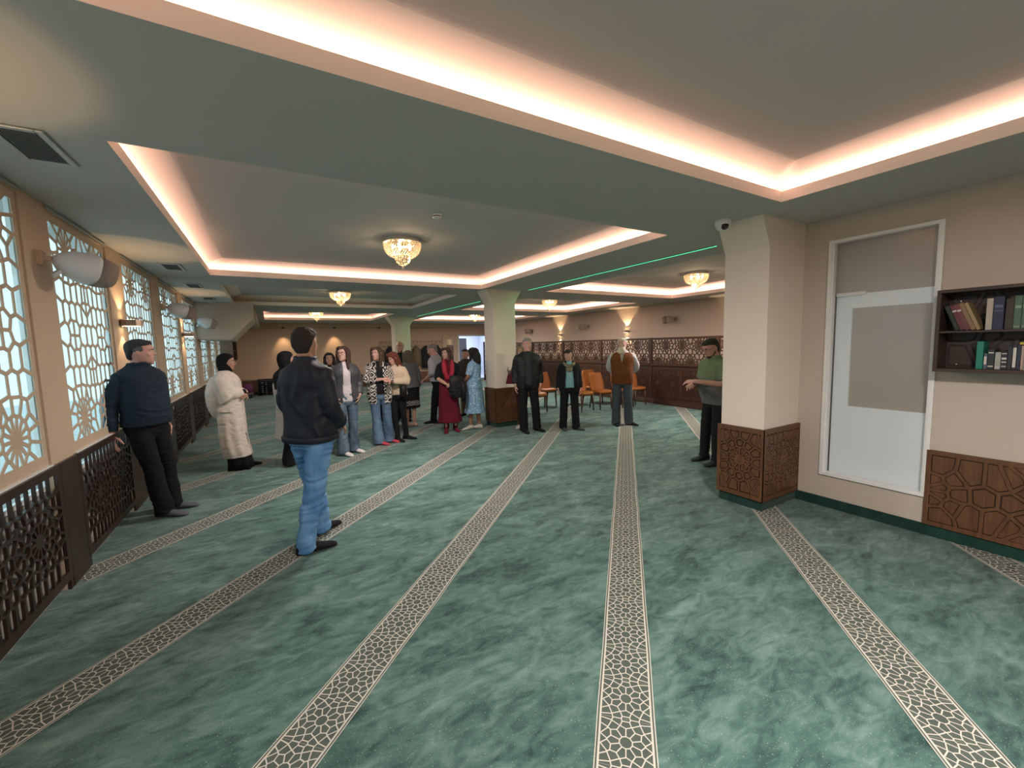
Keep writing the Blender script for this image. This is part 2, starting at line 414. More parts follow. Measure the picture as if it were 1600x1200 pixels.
# lower ceiling with the coffer openings
LB = [(-.652, 3.67, -2.2, 1.88), (-.652, 3.67, 2.99, 7.38), (-.63, 3.60, 8.39, 11.75), (-.06, 3.60, 13.55, 17.1)]
RB = [(5.10, 9.06, 2.99, 7.24), (5.10, 9.10, 8.47, 11.70), (5.10, 9.20, 13.5, 17.0)]
bays = [(b, True) for b in LB]+[(b, True) for b in RB]
bays[2] = (LB[2], False)
holes = [[(a, c), (b, c), (b, d), (a, d)] for (a, b, c, d), _ in bays]
me = plate(holes, XL-.35, XF+.1, YN-.1, YB+.1, 0, 'ceiling', M['ceil'], 'xy')
me.transform(Matrix.Translation((0, 0, ZC)))
ceiling = link('ceiling', me, kind='structure')
def cove(b, lit, k=1.0):
    x0, x1, y0, y1 = b
    # profile: offset outwards from the opening edge (negative = into the bay), height above the lower ceiling
    prof = [(0, 0), (0, .082), (.012, .082), (.012, .010), (.24, .010), (.24, .10), (-.17, .225)]
    g = Geo(); v = []
    for o, z in prof: v += [(x0-o, y0-o, ZC+z), (x1+o, y0-o, ZC+z), (x1+o, y1+o, ZC+z), (x0-o, y1+o, ZC+z)]
    f = []
    for i in range(len(prof)-1):
        for j in range(4): j2 = (j+1) % 4; f.append((i*4+j, i*4+j2, i*4+4+j2, i*4+4+j))
    g.add(v, f)
    struct('trim_cove', g, M['cove'], ceiling)
    g = Geo(); z = ZC+.2249; i = .17
    g.add([(x0+i, y0+i, z), (x1-i, y0+i, z), (x1-i, y1-i, z), (x0+i, y1-i, z)], [(0, 3, 2, 1)])
    struct('coffer_panel', g, M['coffer'], ceiling)
    if lit:
        zz = ZC+.020; o = .092; lx, ly = x1-x0, y1-y0; up = (math.pi, 0, 0)
        for cx, cy, sx, sy, L in (((x0+x1)/2, y0-o, lx, .028, lx), ((x0+x1)/2, y1+o, lx, .028, lx), (x0-o, (y0+y1)/2, .028, ly, ly), (x1+o, (y0+y1)/2, .028, ly, ly)):
            area('cove_light', (cx, cy, zz), up, sx, sy, COVE_W*L*k, COVE_COL)
for b, lit in bays: cove(b, lit, 2.0 if b[0] > 5 else .55 if b[2] > 13 else 1.0)

# walls
g = Geo()
edges = [YN]+[y for w in WINS for y in w]+[YB]
for i in range(0, len(edges), 2): g.box(XL-.06, XL, edges[i], edges[i+1], 0, ZC+.01)
for a, b in WINS: g.box(XL-.06, XL, a, b, WZ1, ZC+.01)
wall_left = struct('wall_left', g, M['wall_beige'])
g = Geo()
for a, b in WINS: g.box(XL-.26, XL-.034, a, b, 0, .735)
struct('radiator_niche', g, mat('niche_paint', (.30, .28, .26), .7), wall_left)
g = Geo()
DY0, DY1, DZ0, DZ1 = 1.15, 1.90, .33, 2.535
g.box(XR, XR+.14, YN, DY0, 0, ZC+.01); g.box(XR, XR+.14, DY1, 2.52, 0, ZC+.01); g.box(XR, XR+.14, DY0, DY1, 0, DZ0); g.box(XR, XR+.14, DY0, DY1, DZ1, ZC+.01)
wall_right = struct('wall_right', g, M['wall'])
g = Geo(); g.box(XR+.14, XF+.1, 2.40, 2.52, 0, ZC+.01); struct('wall_partition', g, M['wall'])
g = Geo(); g.box(XF, XF+.12, 2.4, YB+.1, 0, ZC+.01); struct('wall_far_right', g, mat('warm_paint', (.60, .50, .42), .75, bump=.04, bscale=120))
g = Geo(); g.box(XL-.3, XF+.12, YN-.12, YN, 0, ZC+.01); struct('wall_near', g, M['wall'])
g = Geo(); DBX0, DBX1, DBZ = 8.22, 9.95, 2.19
g.box(XL-.3, DBX0, YB, YB+.12, 0, ZC+.01); g.box(DBX1, XF+.1, YB, YB+.12, 0, ZC+.01); g.box(DBX0, DBX1, YB, YB+.12, DBZ, ZC+.01)
wall_back = struct('wall_back', g, M['wall_beige'])
g = Geo(); g.box(XL, XF, 18.85, YB, 2.59, ZC+.005); struct('beam', g, M['wall_beige'])
# lobby seen through the back doorway
g = Geo(); g.box(DBX0-.6, DBX1+.6, YB+2.4, YB+2.5, 0, 2.6); g.box(DBX0-.7, DBX0-.6, YB+.12, YB+2.5, 0, 2.6); g.box(DBX1+.6, DBX1+.7, YB+.12, YB+2.5, 0, 2.6); g.box(DBX0-.7, DBX1+.7, YB+.12, YB+2.5, 2.6, 2.7); g.box(DBX0-.7, DBX1+.7, YB+.12, YB+2.5, -.05, 0)
struct('wall_lobby', g, mat('cool_white_paint', (.66, .70, .80), .7))
area('lobby_light', (9.2, YB+1.3, 2.58), (0, 0, 0), 1.2, .6, 30, (.86, .92, 1.0))
# stair underside cutting into the window side of the hall
g = Geo(); g.prism([(XL, ZC), (-.25, ZC), (-.267, 2.418), (-.72, 1.925), (XL, 1.945)], 11.36, 13.3)
g.box(XL, -.25, 13.3, 18.85, 2.52, ZC)
stair = struct('wall_stair_soffit', g, mat('soffit_paint', (.50, .42, .34), .75, bump=.04, bscale=120))

# carpet skirting
def skirt(name, x0, x1, y0, y1):
    g = Geo(); g.bbox(x0, x1, y0, y1, 0, .095, .002); struct(name, g, M['carpet_skirt'])
skirt('baseboard_right', XR-.012, XR, YN, 2.12)
skirt('baseboard_far_right', XF-.012, XF, 2.52, YB)

# columns
rl = rosette_seeds([(0, .36)], -.19, .19, .10, .68, .085, 12, .165, 12, (.10, .10), .01, .25, 14)
def col_panel(w, seed_shift=0.):
    s = rosette_seeds([(seed_shift, .37)], -w/2+.035, w/2-.035, .045, .655, .085, 12, .165, 12, (.10, .11), .01, .25, 16)
    h = cells(s, -w/2+.035, w/2-.035, .045, .655, .017)
    return plate(h, -w/2, w/2, 0, .70, .010, 'carved_panel', M['walnut'], 'yz', back=True, plateau=.010)
def column(x0, x1, y0, y1, flare_l, flare_r, zl, carved=True):
    g = Geo(); g.box(x0, x1, y0, y1, 0, ZC)
    if flare_l: g.prism([(x0, zl), (x0, ZC), (x0-flare_l, ZC)], y0, y1)
    if flare_r: g.prism([(x1, zl), (x1+flare_r, ZC), (x1, ZC)], y0, y1)
    c = struct('column', g, M['wall_col'])
    g = Geo(); g.box(x0-.013, x1+.013, y0-.013, y1+.013, .095, .795)
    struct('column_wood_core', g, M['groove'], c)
    w = y1-y0+.05; m1 = col_panel(w); o = link('carved_panel', m1, c, (x0-.025, (y0+y1)/2, .095), (0, 0, math.pi))
    w = x1-x0+.05; m2 = col_panel(w, .0); o = link('carved_panel', m2, c, ((x0+x1)/2, y0-.025, .095), (0, 0, -math.pi/2))
    g = Geo(); g.box(x0-.006, x1+.006, y0-.006, y1+.006, 0, .0945); struct('column_skirting', g, M['carpet_skirt'], c)
    return c
colA = column(3.985, XR, 2.125, 2.55, .13, 0, 2.49)
colB = column(3.87, 4.37, 7.29, 7.70, .15, .15, 2.50)
colC = column(3.87, 4.43, 14.75, 15.2, .22, .22, 2.45)

# ------------------------------------------------------------------ window wall
LW = 1.36; lz0, lz1 = 0.0, WZ1-WZ0
def star_cluster(x, y): return [(x+sx*.024, y+sy*.055+o, False) for sx in (-1, 1) for sy in (-1, 1) for o in (0,)]
ctr = [(.345, .235), (1.015, .235), (.345, 1.575), (1.015, 1.575)]
seeds = rosette_seeds(ctr, .055, LW-.055, .075, lz1-.06, .105, 14, .195, 14, (.128, .172), .015)
extra = [(.345, .905), (1.015, .905), (.68, .62), (.68, 1.19)]
seeds = [s for s in seeds if all(math.hypot(s[0]-x, (s[1]-y)*.8) > .085 for x, y in extra)]
for x, y in extra: seeds += star_cluster(x, y)
lat_me = plate(cells(seeds, .055, LW-.055, .075, lz1-.06, .0245), 0, LW, 0, lz1, .006, 'window_lattice', M['wall_beige'], 'yz')
for i, (a, b) in enumerate(WINS):
    g = Geo(); g.bbox(XL-.04, XL+.012, a+.0, b-.0, WZ0-.028, WZ0, .003)
    w = struct('window_%d' % (i+1), g, M['white'])
    o = link('window_lattice', lat_me, w, (XL-.012, a, WZ0)); o.scale = (1, (b-a)/LW, 1)
    g = Geo(); g.add([(XL-.030, a, .76), (XL-.030, b, .76), (XL-.030, b, WZ1), (XL-.030, a, WZ1)], [(0, 1, 2, 3)]); obj('window_pane', g, M['pane'], w)
    g = Geo(); g.box(XL-.056, XL-.034, a, a+.03, .76, WZ1); g.box(XL-.056, XL-.034, b-.03, b, .76, WZ1); g.box(XL-.056, XL-.034, a, b, .73, .77); g.box(XL-.056, XL-.034, a, b, WZ1-.03, WZ1)
    obj('window_frame', g, M['white'], w)
    g = Geo(); g.bbox(XL, XL+.014, a-.02, b-.0, ZC-.028, ZC-.012, .002); struct('trim_%d' % (i+1), g, M['alu'], w)
    area('sky_portal', (XL-.15, (a+b)/2, (.63+WZ1)/2), (0, -math.pi/2, 0), WZ1-.63, b-a, 1, (1, 1, 1), portal=True)

# brown radiator covers under the windows and the solid boards between them
CX = -1.316
CH = .895-.075
s = rosette_seeds([(.36, .42), (1.0, .42)], .05, LW-.05, .06, CH-.05, .075, 12, .145, 12, (.085, .09), .0, .215, 14)
cover_me = plate(cells(s, .05, LW-.05, .06, CH-.05, .016), 0, LW, 0, CH, .016, 'lattice_panel', M['walnut_dark'], 'yz')
where = ['under a window just outside the view', 'nearest of all, cropped, with bright gaps near its top', 'behind the legs of the man leaning on the sill', 'just beyond the leaning man', 'behind the woman in the long cream coat', 'last before the sloping stair soffit', 'under the sloping stair soffit', 'deepest in the hall, beyond the stair soffit']
for i, (a, b) in enumerate(WINS[:8]):
    t = thing('radiator_cover', 'dark pierced radiator cover, '+where[i], 'radiator cover', (CX, a-.04, .075), group='pierced covers along the window wall')
    o = link('lattice_panel', cover_me, t); o.scale = (1, (b-a+.08)/LW, 1)
    for f0 in (0, b-a+.04): obj('support_foot', Geo().box(-.024, -.004, f0, f0+.04, -.075, .02), M['walnut_dark'], t)
    g = Geo(); g.bbox(-.024, .004, 0, b-a+.08, CH, CH+.006, .002); obj('top_edge', g, M['walnut_dark'], t)
    if i < 7:
        c, d = b+.045, WINS[i+1][0]-.045
        g = Geo(); g.bbox(CX-.022, CX, c, d, .0, .9, .003)
        tag(obj('wood_panel', g, M['walnut_dark']), 'plain dark walnut board, '+['just outside the view', 'nearest, between the first two pierced covers in view', 'at the knees of the man leaning on the sill', 'third along the wall, past the leaning man', 'behind the woman in the cream coat', 'last one before the stair soffit', 'under the stair soffit', 'far end'][i], 'wood panel', 'plain boards between the radiator covers')

# ------------------------------------------------------------------ glazed door in the right wall
g = Geo()
fw_ = .016
g.box(XR-.02, XR+.06, DY0-.012, DY0+fw_, DZ0-.012, DZ1+.012); g.box(XR-.02, XR+.06, DY1-fw_, DY1+.012, DZ0-.012, DZ1+.012)
g.box(XR-.02, XR+.06, DY0+fw_, DY1-fw_, DZ0-.012, DZ0+fw_); g.box(XR-.02, XR+.06, DY0+fw_, DY1-fw_, DZ1-fw_, DZ1+.012)
g.box(XR-.006, XR+.05, DY0+fw_, DY0+fw_+.012, DZ0+fw_, DZ1-fw_); g.box(XR-.006, XR+.05, DY1-fw_-.012, DY1-fw_, DZ0+fw_, DZ1-fw_)
door = struct('door_1', g, M['white'])
g = Geo(); g.box(XR+.022, XR+.028, DY0+.02, DY1-.02, DZ0+.02, DZ1-.02); obj('glass_pane', g, M['satin_glass'], door)
g = Geo(); dx = XR+.085
py0, py1, pz0, pz1 = 1.10, 1.745, 1.00, 1.915
g.box(dx, dx+.04, 1.0, DY1-.03, .02, pz0); g.box(dx, dx+.04, 1.0, DY1-.03, pz1, 2.045); g.box(dx, dx+.04, py1, DY1-.03, pz0, pz1)
lf = obj('door_leaf', g, mat('door_lacquer', (.83, .92, .98), .4), door)
g = Geo(); g.box(dx+.015, dx+.022, 1.0, py1, pz0, pz1); obj('leaf_glass', g, mat('smoked_glass', (.42, .38, .33), .35), lf)
g = Geo(); g.bbox(dx-.035, dx-.012, 1.64, 1.865, 2.028, 2.062, .006); g.box(dx-.02, dx, 1.66, 1.72, 2.03, 2.05); obj('door_closer', g, M['white'], lf)
g = Geo(); g.box(dx+.02, dx+.06, 1.0, DY1+.02, 2.045, DZ1+.05); obj('transom', g, mat('transom_board', (.44, .40, .36), .5), door)
g = Geo(); g.box(XR+.9, XR+.95, .6, 2.4, 0, ZC); g.box(XR+.14, XR+.95, .5, .6, 0, ZC); struct('wall_vestibule', g, M['wall'])

# carved dado on the right wall
def dado_mesh(w, h, name):
    s = rosette_seeds([(-.02, h*.48), (w*.52, h*.95), (w*.52, h*.05), (w+.02, h*.5)], .03, w-.03, .035, h-.035, .11, 12, .21, 12, (.15, .15), .02)
    return plate(cells(s, .03, w-.03, .035, h-.035, .022), 0, w, 0, h, .010, name, M['walnut'], 'yz', plateau=.007)
for i, (y0, y1) in enumerate(((-.10, 1.15), (-1.40, -.15))):
    t = thing('carved_dado', ['carved walnut wainscot board below the bookcase, right of the glazed door', 'carved walnut wainscot board beyond the edge of view, next along the right wall'][i], 'wood panel', (XR-.002, y1, .098))
    link('carved_panel', dado_mesh(y1-y0, .622, 'carved_panel'), t, (-.024, 0, 0), (0, 0, math.pi))
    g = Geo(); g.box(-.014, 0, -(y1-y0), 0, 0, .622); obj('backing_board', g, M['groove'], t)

# ------------------------------------------------------------------ ceiling fittings
def chandelier(x, y, z, label, dw=1.0):
    t = thing('chandelier', label, 'chandelier', (x, y, z), group='crystal basket chandeliers on the ceiling')
    link('ceiling_plate', CH_PLATE, t); link('rim_ring', CH_RIM, t); b = link('crystal_basket', CH_BOWL, t, kind='stuff')
    link('lower_tier', CH_LOW, t, kind='stuff'); link('crystal_finial', CH_FIN, t)
    for k in range(5):
        a = 2*math.pi*k/5+.3; link('bulb', CH_BULB, t, (.11*math.cos(a), .11*math.sin(a), -.085))
    point('chandelier_light', (x, y, z-.10), BULB_W*2.2, LAMP_COL, .05)
    area('chandelier_fill', (x, y, z-.37), (0, 0, 0), .34, .34, DOWN_W*dw, DOWN_COL)  # unseen area lamp added below the beads to brighten the floor
def crystal_mat():
    m = bpy.data.materials.new('cut_crystal'); m.use_nodes = True; nt = m.node_tree; nt.nodes.clear(); L = nt.links.new; N = nt.nodes.new
    o = N('ShaderNodeOutputMaterial'); t = N('ShaderNodeBsdfTransparent'); d = N('ShaderNodeBsdfTranslucent'); g = N('ShaderNodeBsdfGlossy')
    t.inputs[0].default_value = (1, .97, .92, 1); d.inputs[0].default_value = (.95, .86, .72, 1); g.inputs['Roughness'].default_value = .08; g.inputs[0].default_value = (1, .95, .88, 1)
    m1 = N('ShaderNodeMixShader'); m2 = N('ShaderNodeMixShader'); m1.inputs[0].default_value = .40; m2.inputs[0].default_value = .28
    L(d.outputs[0], m1.inputs[1]); L(t.outputs[0], m1.inputs[2]); L(m1.outputs[0], m2.inputs[1]); L(g.outputs[0], m2.inputs[2]); L(m2.outputs[0], o.inputs[0])
    return m
M['crystal'] = crystal_mat()
M['bulb'] = mat('bulb_glow', (1, .9, .75), .4, emit=(1, .78, .48), estr=14)
def bead(g, c, r, l=None):
    l = l or r; x, y, z = c
    g.add([(x, y, z-l), (x+r, y, z), (x, y+r, z), (x-r, y, z), (x, y-r, z), (x, y, z+l)], [(0, 2, 1), (0, 3, 2), (0, 4, 3), (0, 1, 4), (5, 1, 2), (5, 2, 3), (5, 3, 4), (5, 4, 1)])
g = Geo(); g.lathe([(.02, 0), (.20, 0), (.20, -.022), (.02, -.022)], 28); CH_PLATE = g.mesh('ceiling_plate', M['white'])
g = Geo(); g.lathe([(.215, -.018), (.228, -.022), (.228, -.045), (.215, -.048), (.208, -.03)], 36); CH_RIM = g.mesh('rim_ring', M['chrome'])
g = Geo()
for i in range(10):
    t = i/9*math.radians(66); r = .222*math.cos(t)**.62; z = -.05-.172*math.sin(t); n = max(14, int(44*math.cos(t)**.62))
    for k in range(n): a = 2*math.pi*(k+.5*(i % 2))/n; bead(g, (r*math.cos(a), r*math.sin(a), z), .0115, .0125)
CH_BOWL = g.mesh('crystal_basket', M['crystal'])
g = Geo()
for r, z, n in ((.088, -.222, 22), (.086, -.247, 22), (.075, -.270, 18), (.05, -.290, 12), (.028, -.306, 7)):
    for k in range(n): a = 2*math.pi*k/n; bead(g, (r*math.cos(a), r*math.sin(a), z), .0105, .013)
CH_LOW = g.mesh('lower_tier', M['crystal'])
g = Geo(); g.ball((0, 0, -.332), (.017, .017, .021), 10, 7); CH_FIN = g.mesh('crystal_finial', M['crystal'])
g = Geo(); g.ball((0, 0, 0), (.016, .016, .028), 8, 6); CH_BULB = g.mesh('bulb', M['bulb'], True)
ZI = ZC+.2245
for x, y, lb in ((1.51, 5.20, 'largest crystal basket chandelier, in the middle of the near lit coffer'), (1.50, 10.3, 'crystal basket chandelier in the unlit grey coffer above the jacketed man'), (7.35, 5.30, 'crystal basket chandelier in the side coffer beside the wall pillar with the camera dome'),
                 (7.25, 10.1, 'crystal basket chandelier above the grey-haired man in the black jacket'), (1.50, 15.9, 'small far crystal chandelier in the lit coffer near the back wall'), (7.35, 15.5, 'smallest far crystal chandelier beside the middle pillar'), (1.50, -.16, 'added crystal basket chandelier, unseen above the viewer, to light the near floor')):
    chandelier(x, y, ZI, lb, 1.0 if y < 0 else .58 if y < 5.25 and x < 5 else .30 if x < 5 else .62)  # the last one is added out of view to light the near floor

g = Geo(); g.lathe([(.01, 0), (.048, 0), (.050, -.012), (.044, -.03), (.03, -.034), (.01, -.034)], 24)
t = thing('smoke_detector', 'round white smoke detector on the near coffer ceiling', 'smoke detector', (1.557, 4.084, ZI))
obj('housing', g, M['white'], t, True)
g = Geo(); g.lathe([(.040, -.016), (.0485, -.016), (.0485, -.024), (.040, -.024)], 24); obj('sensor_slot', g, M['dark_plastic'], t)
g = Geo(); g.lathe([(.002, -.034), (.014, -.034), (.013, -.04), (.002, -.04)], 14); obj('test_button', g, M['plastic'], t)

t = thing('security_camera', 'white dome security camera on the ceiling above the pillar', 'security camera', (3.70, 2.40, ZC))
g = Geo(); g.lathe([(.01, 0), (.068, 0), (.070, -.006), (.070, -.042), (.064, -.05), (.01, -.05)], 28); obj('housing', g, M['white'], t, True)
g = Geo(); g.ball((0, 0, -.050), (.060, .060, .052), 20, 12); obj('dome_shell', g, M['white'], t, True)
g = Geo(); g.ball((-.014, -.026, -.060), (.040, .036, .036), 16, 10); d = obj('dome_window', g, mat('smoked_dome', (.02, .016, .016), .08), t, True)
g = Geo(); g.ball((-.030, -.050, -.078), (.014, .014, .014), 10, 8); obj('lens', g, mat('lens_brown', (.10, .04, .035), .1), d, True)

# ventilation grilles by the window wall
def vent(y0, y1, label):
    x0, x1 = -1.105, -.882
    t = thing('air_vent', label, 'air vent', (x0, y0, ZC), group='ceiling air vents by the windows'); w, l = x1-x0, y1-y0; b = .032
    g = Geo(); g.bbox(0, b, 0, l, -.012, 0, .003); g.bbox(w-b, w, 0, l, -.012, 0, .003); g.bbox(b, w-b, 0, b, -.012, 0, .003); g.bbox(b, w-b, l-b, l, -.012, 0, .003); obj('frame', g, M['alu'], t)
    g = Geo(); g.box(b, w-b, b, l-b, -.002, -.0005); obj('backing', g, M['vent_dark'], t)
    n = 13; sm = Geo().prism([(-.004, -.002), (.004, -.002), (.010, -.010), (.006, -.011)], b, l-b, 'y').mesh('slat', M['slat'])
    for k in range(n): link('slat', sm, t, (b+.008+(w-2*b-.018)*k/(n-1), 0, 0))
vent(2.99, 3.45, 'large nearby slatted ceiling vent above the first window')
vent(6.60, 7.08, 'second slatted ceiling vent, beside the near corner of the lit coffer')
vent(8.36, 8.85, 'third slatted ceiling vent, small, between two warm pools of light')
vent(10.26, 10.75, 'farthest slatted ceiling vent, just before the stair soffit')
t = thing('air_vent', 'small vent grille on the end of the stair soffit', 'air vent', (-.66, 13.6, 2.52), group='ceiling air vents by the windows')
g = Geo(); g.bbox(0, .34, 0, .9, -.012, 0, .003); obj('frame', g, M['alu'], t)
sm = Geo().box(.03, .31, 0, .03, -.018, -.012).mesh('slat', M['slat'])
for k in range(8): link('slat', sm, t, (0, .06+.1*k, 0))

# green light lines between the columns
M['green_led'] = mat('green_led', (.1, .9, .5), .4, emit=(.10, .78, .36), estr=1.2)
for y0, y1, lb in ((3.07, 7.14, 'green LED light line in the ceiling between the two nearer pillars'), (9.39, 14.4, 'green LED light line in the ceiling running to the far pillar')):
    t = thing('led_strip', lb, 'light strip', (4.612, y0, ZC))
    g = Geo(); g.box(-.028, -.016, 0, y1-y0, -.006, 0); g.box(.016, .028, 0, y1-y0, -.006, 0); obj('channel', g, mat('green_tinted_profile', (.05, .30, .17), .5), t)
    g = Geo(); g.box(-.016, .016, 0, y1-y0, -.004, 0); obj('diffuser', g, M['green_led'], t)
    area('green_light', (4.612, (y0+y1)/2, ZC-.008), (0, 0, 0), .03, y1-y0, 4.2*(y1-y0)/4, (.18, 1.0, .38))

# loudspeakers
def speaker_mesh():
    n = 18; rs = []
    g = Geo()
    for u, k in ((0, .12), (.015, .34), (.05, .60), (.10, .80), (.17, .95), (.23, 1.0), (.265, 1.0)):
        rs.append((u, 0, 0, .115*k, .105*k, .105*k))
    g.rings(rs, n, 3.0)
    return g
sp_body = speaker_mesh().mesh('housing', M['plastic'], True)
g = Geo(); g.rings([(.262, 0, 0, .1145, .1045, .1045), (.34, 0, 0, .111, .101, .101), (.395, 0, 0, .098, .088, .088), (.405, 0, 0, .085, .075, .075)], 18, 3.0); sp_gr = g.mesh('grille', M['plastic_grille'], True)
g = Geo(); g.box(-.012, .012, .096, .106, .31, .318); sp_badge = g.mesh('badge', M['dark_plastic'])
g = Geo(); g.lathe([(.003, -.004), (.034, -.004), (.034, .02), (.003, .02)], 16); sp_knob = g.mesh('swivel', M['plastic'])
def speaker(loc, aim, wall_dir, label, small=1.0, mats=None):
    t = thing('loudspeaker', label, 'loudspeaker', loc, group='bullet-shaped wall loudspeakers')
    g = Geo(); g.bbox(-.012 if wall_dir > 0 else -.03, .03 if wall_dir > 0 else .012, -.035, .035, -.05, .05, .003); g.box(0 if wall_dir > 0 else -.07, .07 if wall_dir > 0 else 0, -.016, .016, -.016, .016)
    obj('wall_bracket', g, M['wall_beige'] if wall_dir > 0 else M['plastic_grille'], t)
    q = Vector(aim).to_track_quat('Z', 'Y').to_euler(); off = Vector((.085*wall_dir, 0, 0))
    h = link('housing', sp_body if not mats else mats, t, off-Vector(aim).normalized()*.01, q)
    h.scale = (small*1.06, small*1.06, small*.82)
    link('grille', sp_gr, h); link('badge', sp_badge, h)
    k = link('swivel', sp_knob, h, (0, -.085, .035), (math.pi/2-.9, 0, 0))
speaker((XL, 4.20, 2.335), (.62, .50, -.21), 1, 'large white bullet loudspeaker on the nearest beige pier', 1.0)
speaker((XL, 8.03, 2.345), (.62, .50, -.21), 1, 'white bullet loudspeaker on the pier beyond the leaning man', 1.0)
speaker((XL, 11.02, 2.335), (.62, .35, -.21), 1, 'farthest white loudspeaker, in front of the stair soffit', 1.0)
sp_tan = speaker_mesh().mesh('housing', mat('taupe_plastic', (.42, .34, .28), .5), True)
speaker((XF, 7.92, 2.30), (-.55, .62, -.12), -1, 'taupe loudspeaker on the far side wall, nearest the pillar', .95, sp_tan)
speaker((XF, 11.65, 2.28), (-.55, .62, -.12), -1, 'taupe loudspeaker on the far side wall between the two wall lights', .95, sp_tan)
speaker((XF, 15.34, 2.28), (-.55, .62, -.12), -1, 'taupe loudspeaker on the far side wall, above the grey-haired man', .95, sp_tan)

# up-and-down wall lights
g = Geo(); v = []
prof = [(0, -.055), (.03, -.062), (.085, -.055), (.108, -.03), (.112, 0), (.108, .03), (.085, .055), (.03, .062), (0, .055)]
outer = [(x, y) for x, y in prof]
g.prism([(x*1.45+.014, y*1.35) for x, y in prof], -.032, .032, 'z'); sc_body = g.mesh('body', M['sconce'])
g = Geo(); g.prism([(x*1.2+.026, y*1.1) for x, y in prof], .0322, .0332, 'z'); g.prism([(x*1.2+.026, y*1.1) for x, y in prof], -.0332, -.0322, 'z'); sc_glow = g.mesh('lens', mat('sconce_lens', (1, .9, .7), .4, emit=(1, .72, .40), estr=5))
g = Geo(); g.bbox(0, .014, -.03, .03, -.045, .045, .002); sc_plate = g.mesh('back_plate', M['chrome'])
def sconce(x, y, z, d, label, pw=SCONCE_W):
    t = thing('wall_light', label, 'wall light', (x, y, z), 0 if d > 0 else math.pi, 'up and down wall lights'); an, bl = (96, .30) if d > 0 else (74, .08)
    link('body', sc_body, t); link('lens', sc_glow, t); link('back_plate', sc_plate, t)
    spot('sconce_up', (x+.105*d, y, z+.045), (math.pi, 0, 0), pw, LAMP_COL, an, bl, .012)
    spot('sconce_down', (x+.105*d, y, z-.045), (0, 0, 0), pw*.8, LAMP_COL, an, bl, .012)
sconce(XL, 2.40, 1.985, 1, 'brown wall light outside the near edge of view')
sconce(XL, 5.95, 1.985, 1, 'brown up-and-down wall light above the leaning man')
sconce(XL, 9.62, 1.985, 1, 'brown up-and-down wall light farther down the window wall')
sconce(XF, 9.78, 2.01, -1, 'small up-and-down wall light above the white-bearded man', 20)
sconce(XF, 13.35, 2.01, -1, 'small up-and-down wall light right of the grey-haired man', 20)
sconce(XF, 6.2, 2.01, -1, 'small up-and-down wall light hidden behind the wall pillar', 7)

# recessed spots over the back wall
for i, x in enumerate((.55, 2.45, 4.3)):
    t = thing('downlight', ['small recessed spot over the back wall, left of the jacketed man', 'small recessed spot over the back wall, right of the jacketed man', 'small recessed spot beside the far pillar'][i], 'downlight', (x, 18.95, 2.59))
    g = Geo(); g.lathe([(.03, 0), (.05, 0), (.05, -.05), (.034, -.06), (.03, -.03)], 16); obj('bezel', g, M['dark_plastic'], t)
    g = Geo(); g.lathe([(.004, -.028), (.030, -.028), (.030, -.03), (.004, -.03)], 12); obj('lamp', g, M['bulb'], t)
    if i < 2: spot('downlight_beam', (x, 18.95, 2.52), (R(18), 0, 0), 26, LAMP_COL, 62, .8, .03)

# ------------------------------------------------------------------ bookcases and books
def bookcase(loc, L, H, D, rotz, label):
    t = thing('wall_bookcase', label, 'bookcase', loc, rotz)      # local: x along the wall, -y towards the room, z up
    th = .024
    g = Geo(); g.bbox(0, L, -D, 0, 0, th, .002); obj('bottom_board', g, M['bookcase_wood'], t)
    g = Geo(); g.bbox(0, L, -D, 0, H-th, H, .002); obj('top_board', g, M['bookcase_wood'], t)
    g = Geo(); g.bbox(0, th, -D+.001, 0, th, H-th, .002); sb = g.mesh('side_board', M['bookcase_wood']); link('side_board', sb, t); link('side_board', sb, t, (L-th, 0, 0))
    g = Geo(); g.bbox(th, L-th, -D+.006, -.012, .290, .306, .002); obj('shelf', g, M['bookcase_wood'], t)
    s = rosette_seeds([(L*.3, H*.5)], .03, L-.03, .03, H-.03, .12, 8, .24, 8, (.2, .2), .02)
    bp = plate(cells(s, .03, L-.03, .03, H-.03, .02), 0, L, 0, H, .007, 'back_panel', M['bookcase_wood'], 'xz', plateau=.016)
    link('back_panel', bp, t, (0, -.013, 0))
    g = Geo(); g.box(0, L, -.005, 0, 0, H); obj('backing_board', g, M['groove'], t)
    return t
BZ, BH, BD = 1.372, .612, .22
# right bookcase: local x runs from its left edge (world y=1.106) towards the viewer
bookcase((XR, 1.106, BZ), 1.25, BH, BD, -math.pi/2, 'dark two-shelf wall bookcase full of books, right of the glazed door')
def rot_shelf(x, y, z): return (XR-y, 1.106-x, z)   # helper for books: local -> world
bkmesh = {}
def book(x, w, h, d, shelf, col, label, lean=0., bands=None, tl=None):
    z = BZ+.0245 if shelf == 0 else BZ+.3065
    y = .02+d
    t = thing('book', label, 'book', (XR-y, 1.106-x, z), 0, ['books on the lower shelf', 'books on the upper shelf'][shelf])
    c = mat('book_cloth', tuple(k*.62 for k in col), .55, var=.12, vscale=30)  # cover colours darkened to carry the shade inside the bookcase
    # cover: spine at local -x (towards the room), thickness along -y
    g = Geo(); g.bbox(0, .004, -w, 0, 0, h, .0015); g.bbox(.002, d, -.0025, 0, 0, h, .0008); g.bbox(.002, d, -w, -w+.0025, 0, h, .0008); obj('cover', g, c, t)
    g = Geo(); g.box(.004, d-.004, -w+.0026, -.0026, .003, h-.004); obj('pages', g, M['paper'], t)
    if bands:
        g = Geo()
        for b0, b1 in bands: g.box(-.0006, .0002, -w+w*.12, -w*.12, h*b0, h*b1)
        obj('spine_print', g, M['spine_gold'] if tl is None else tl, t)
    if lean: t.rotation_euler = (lean, 0, 0)
    return t
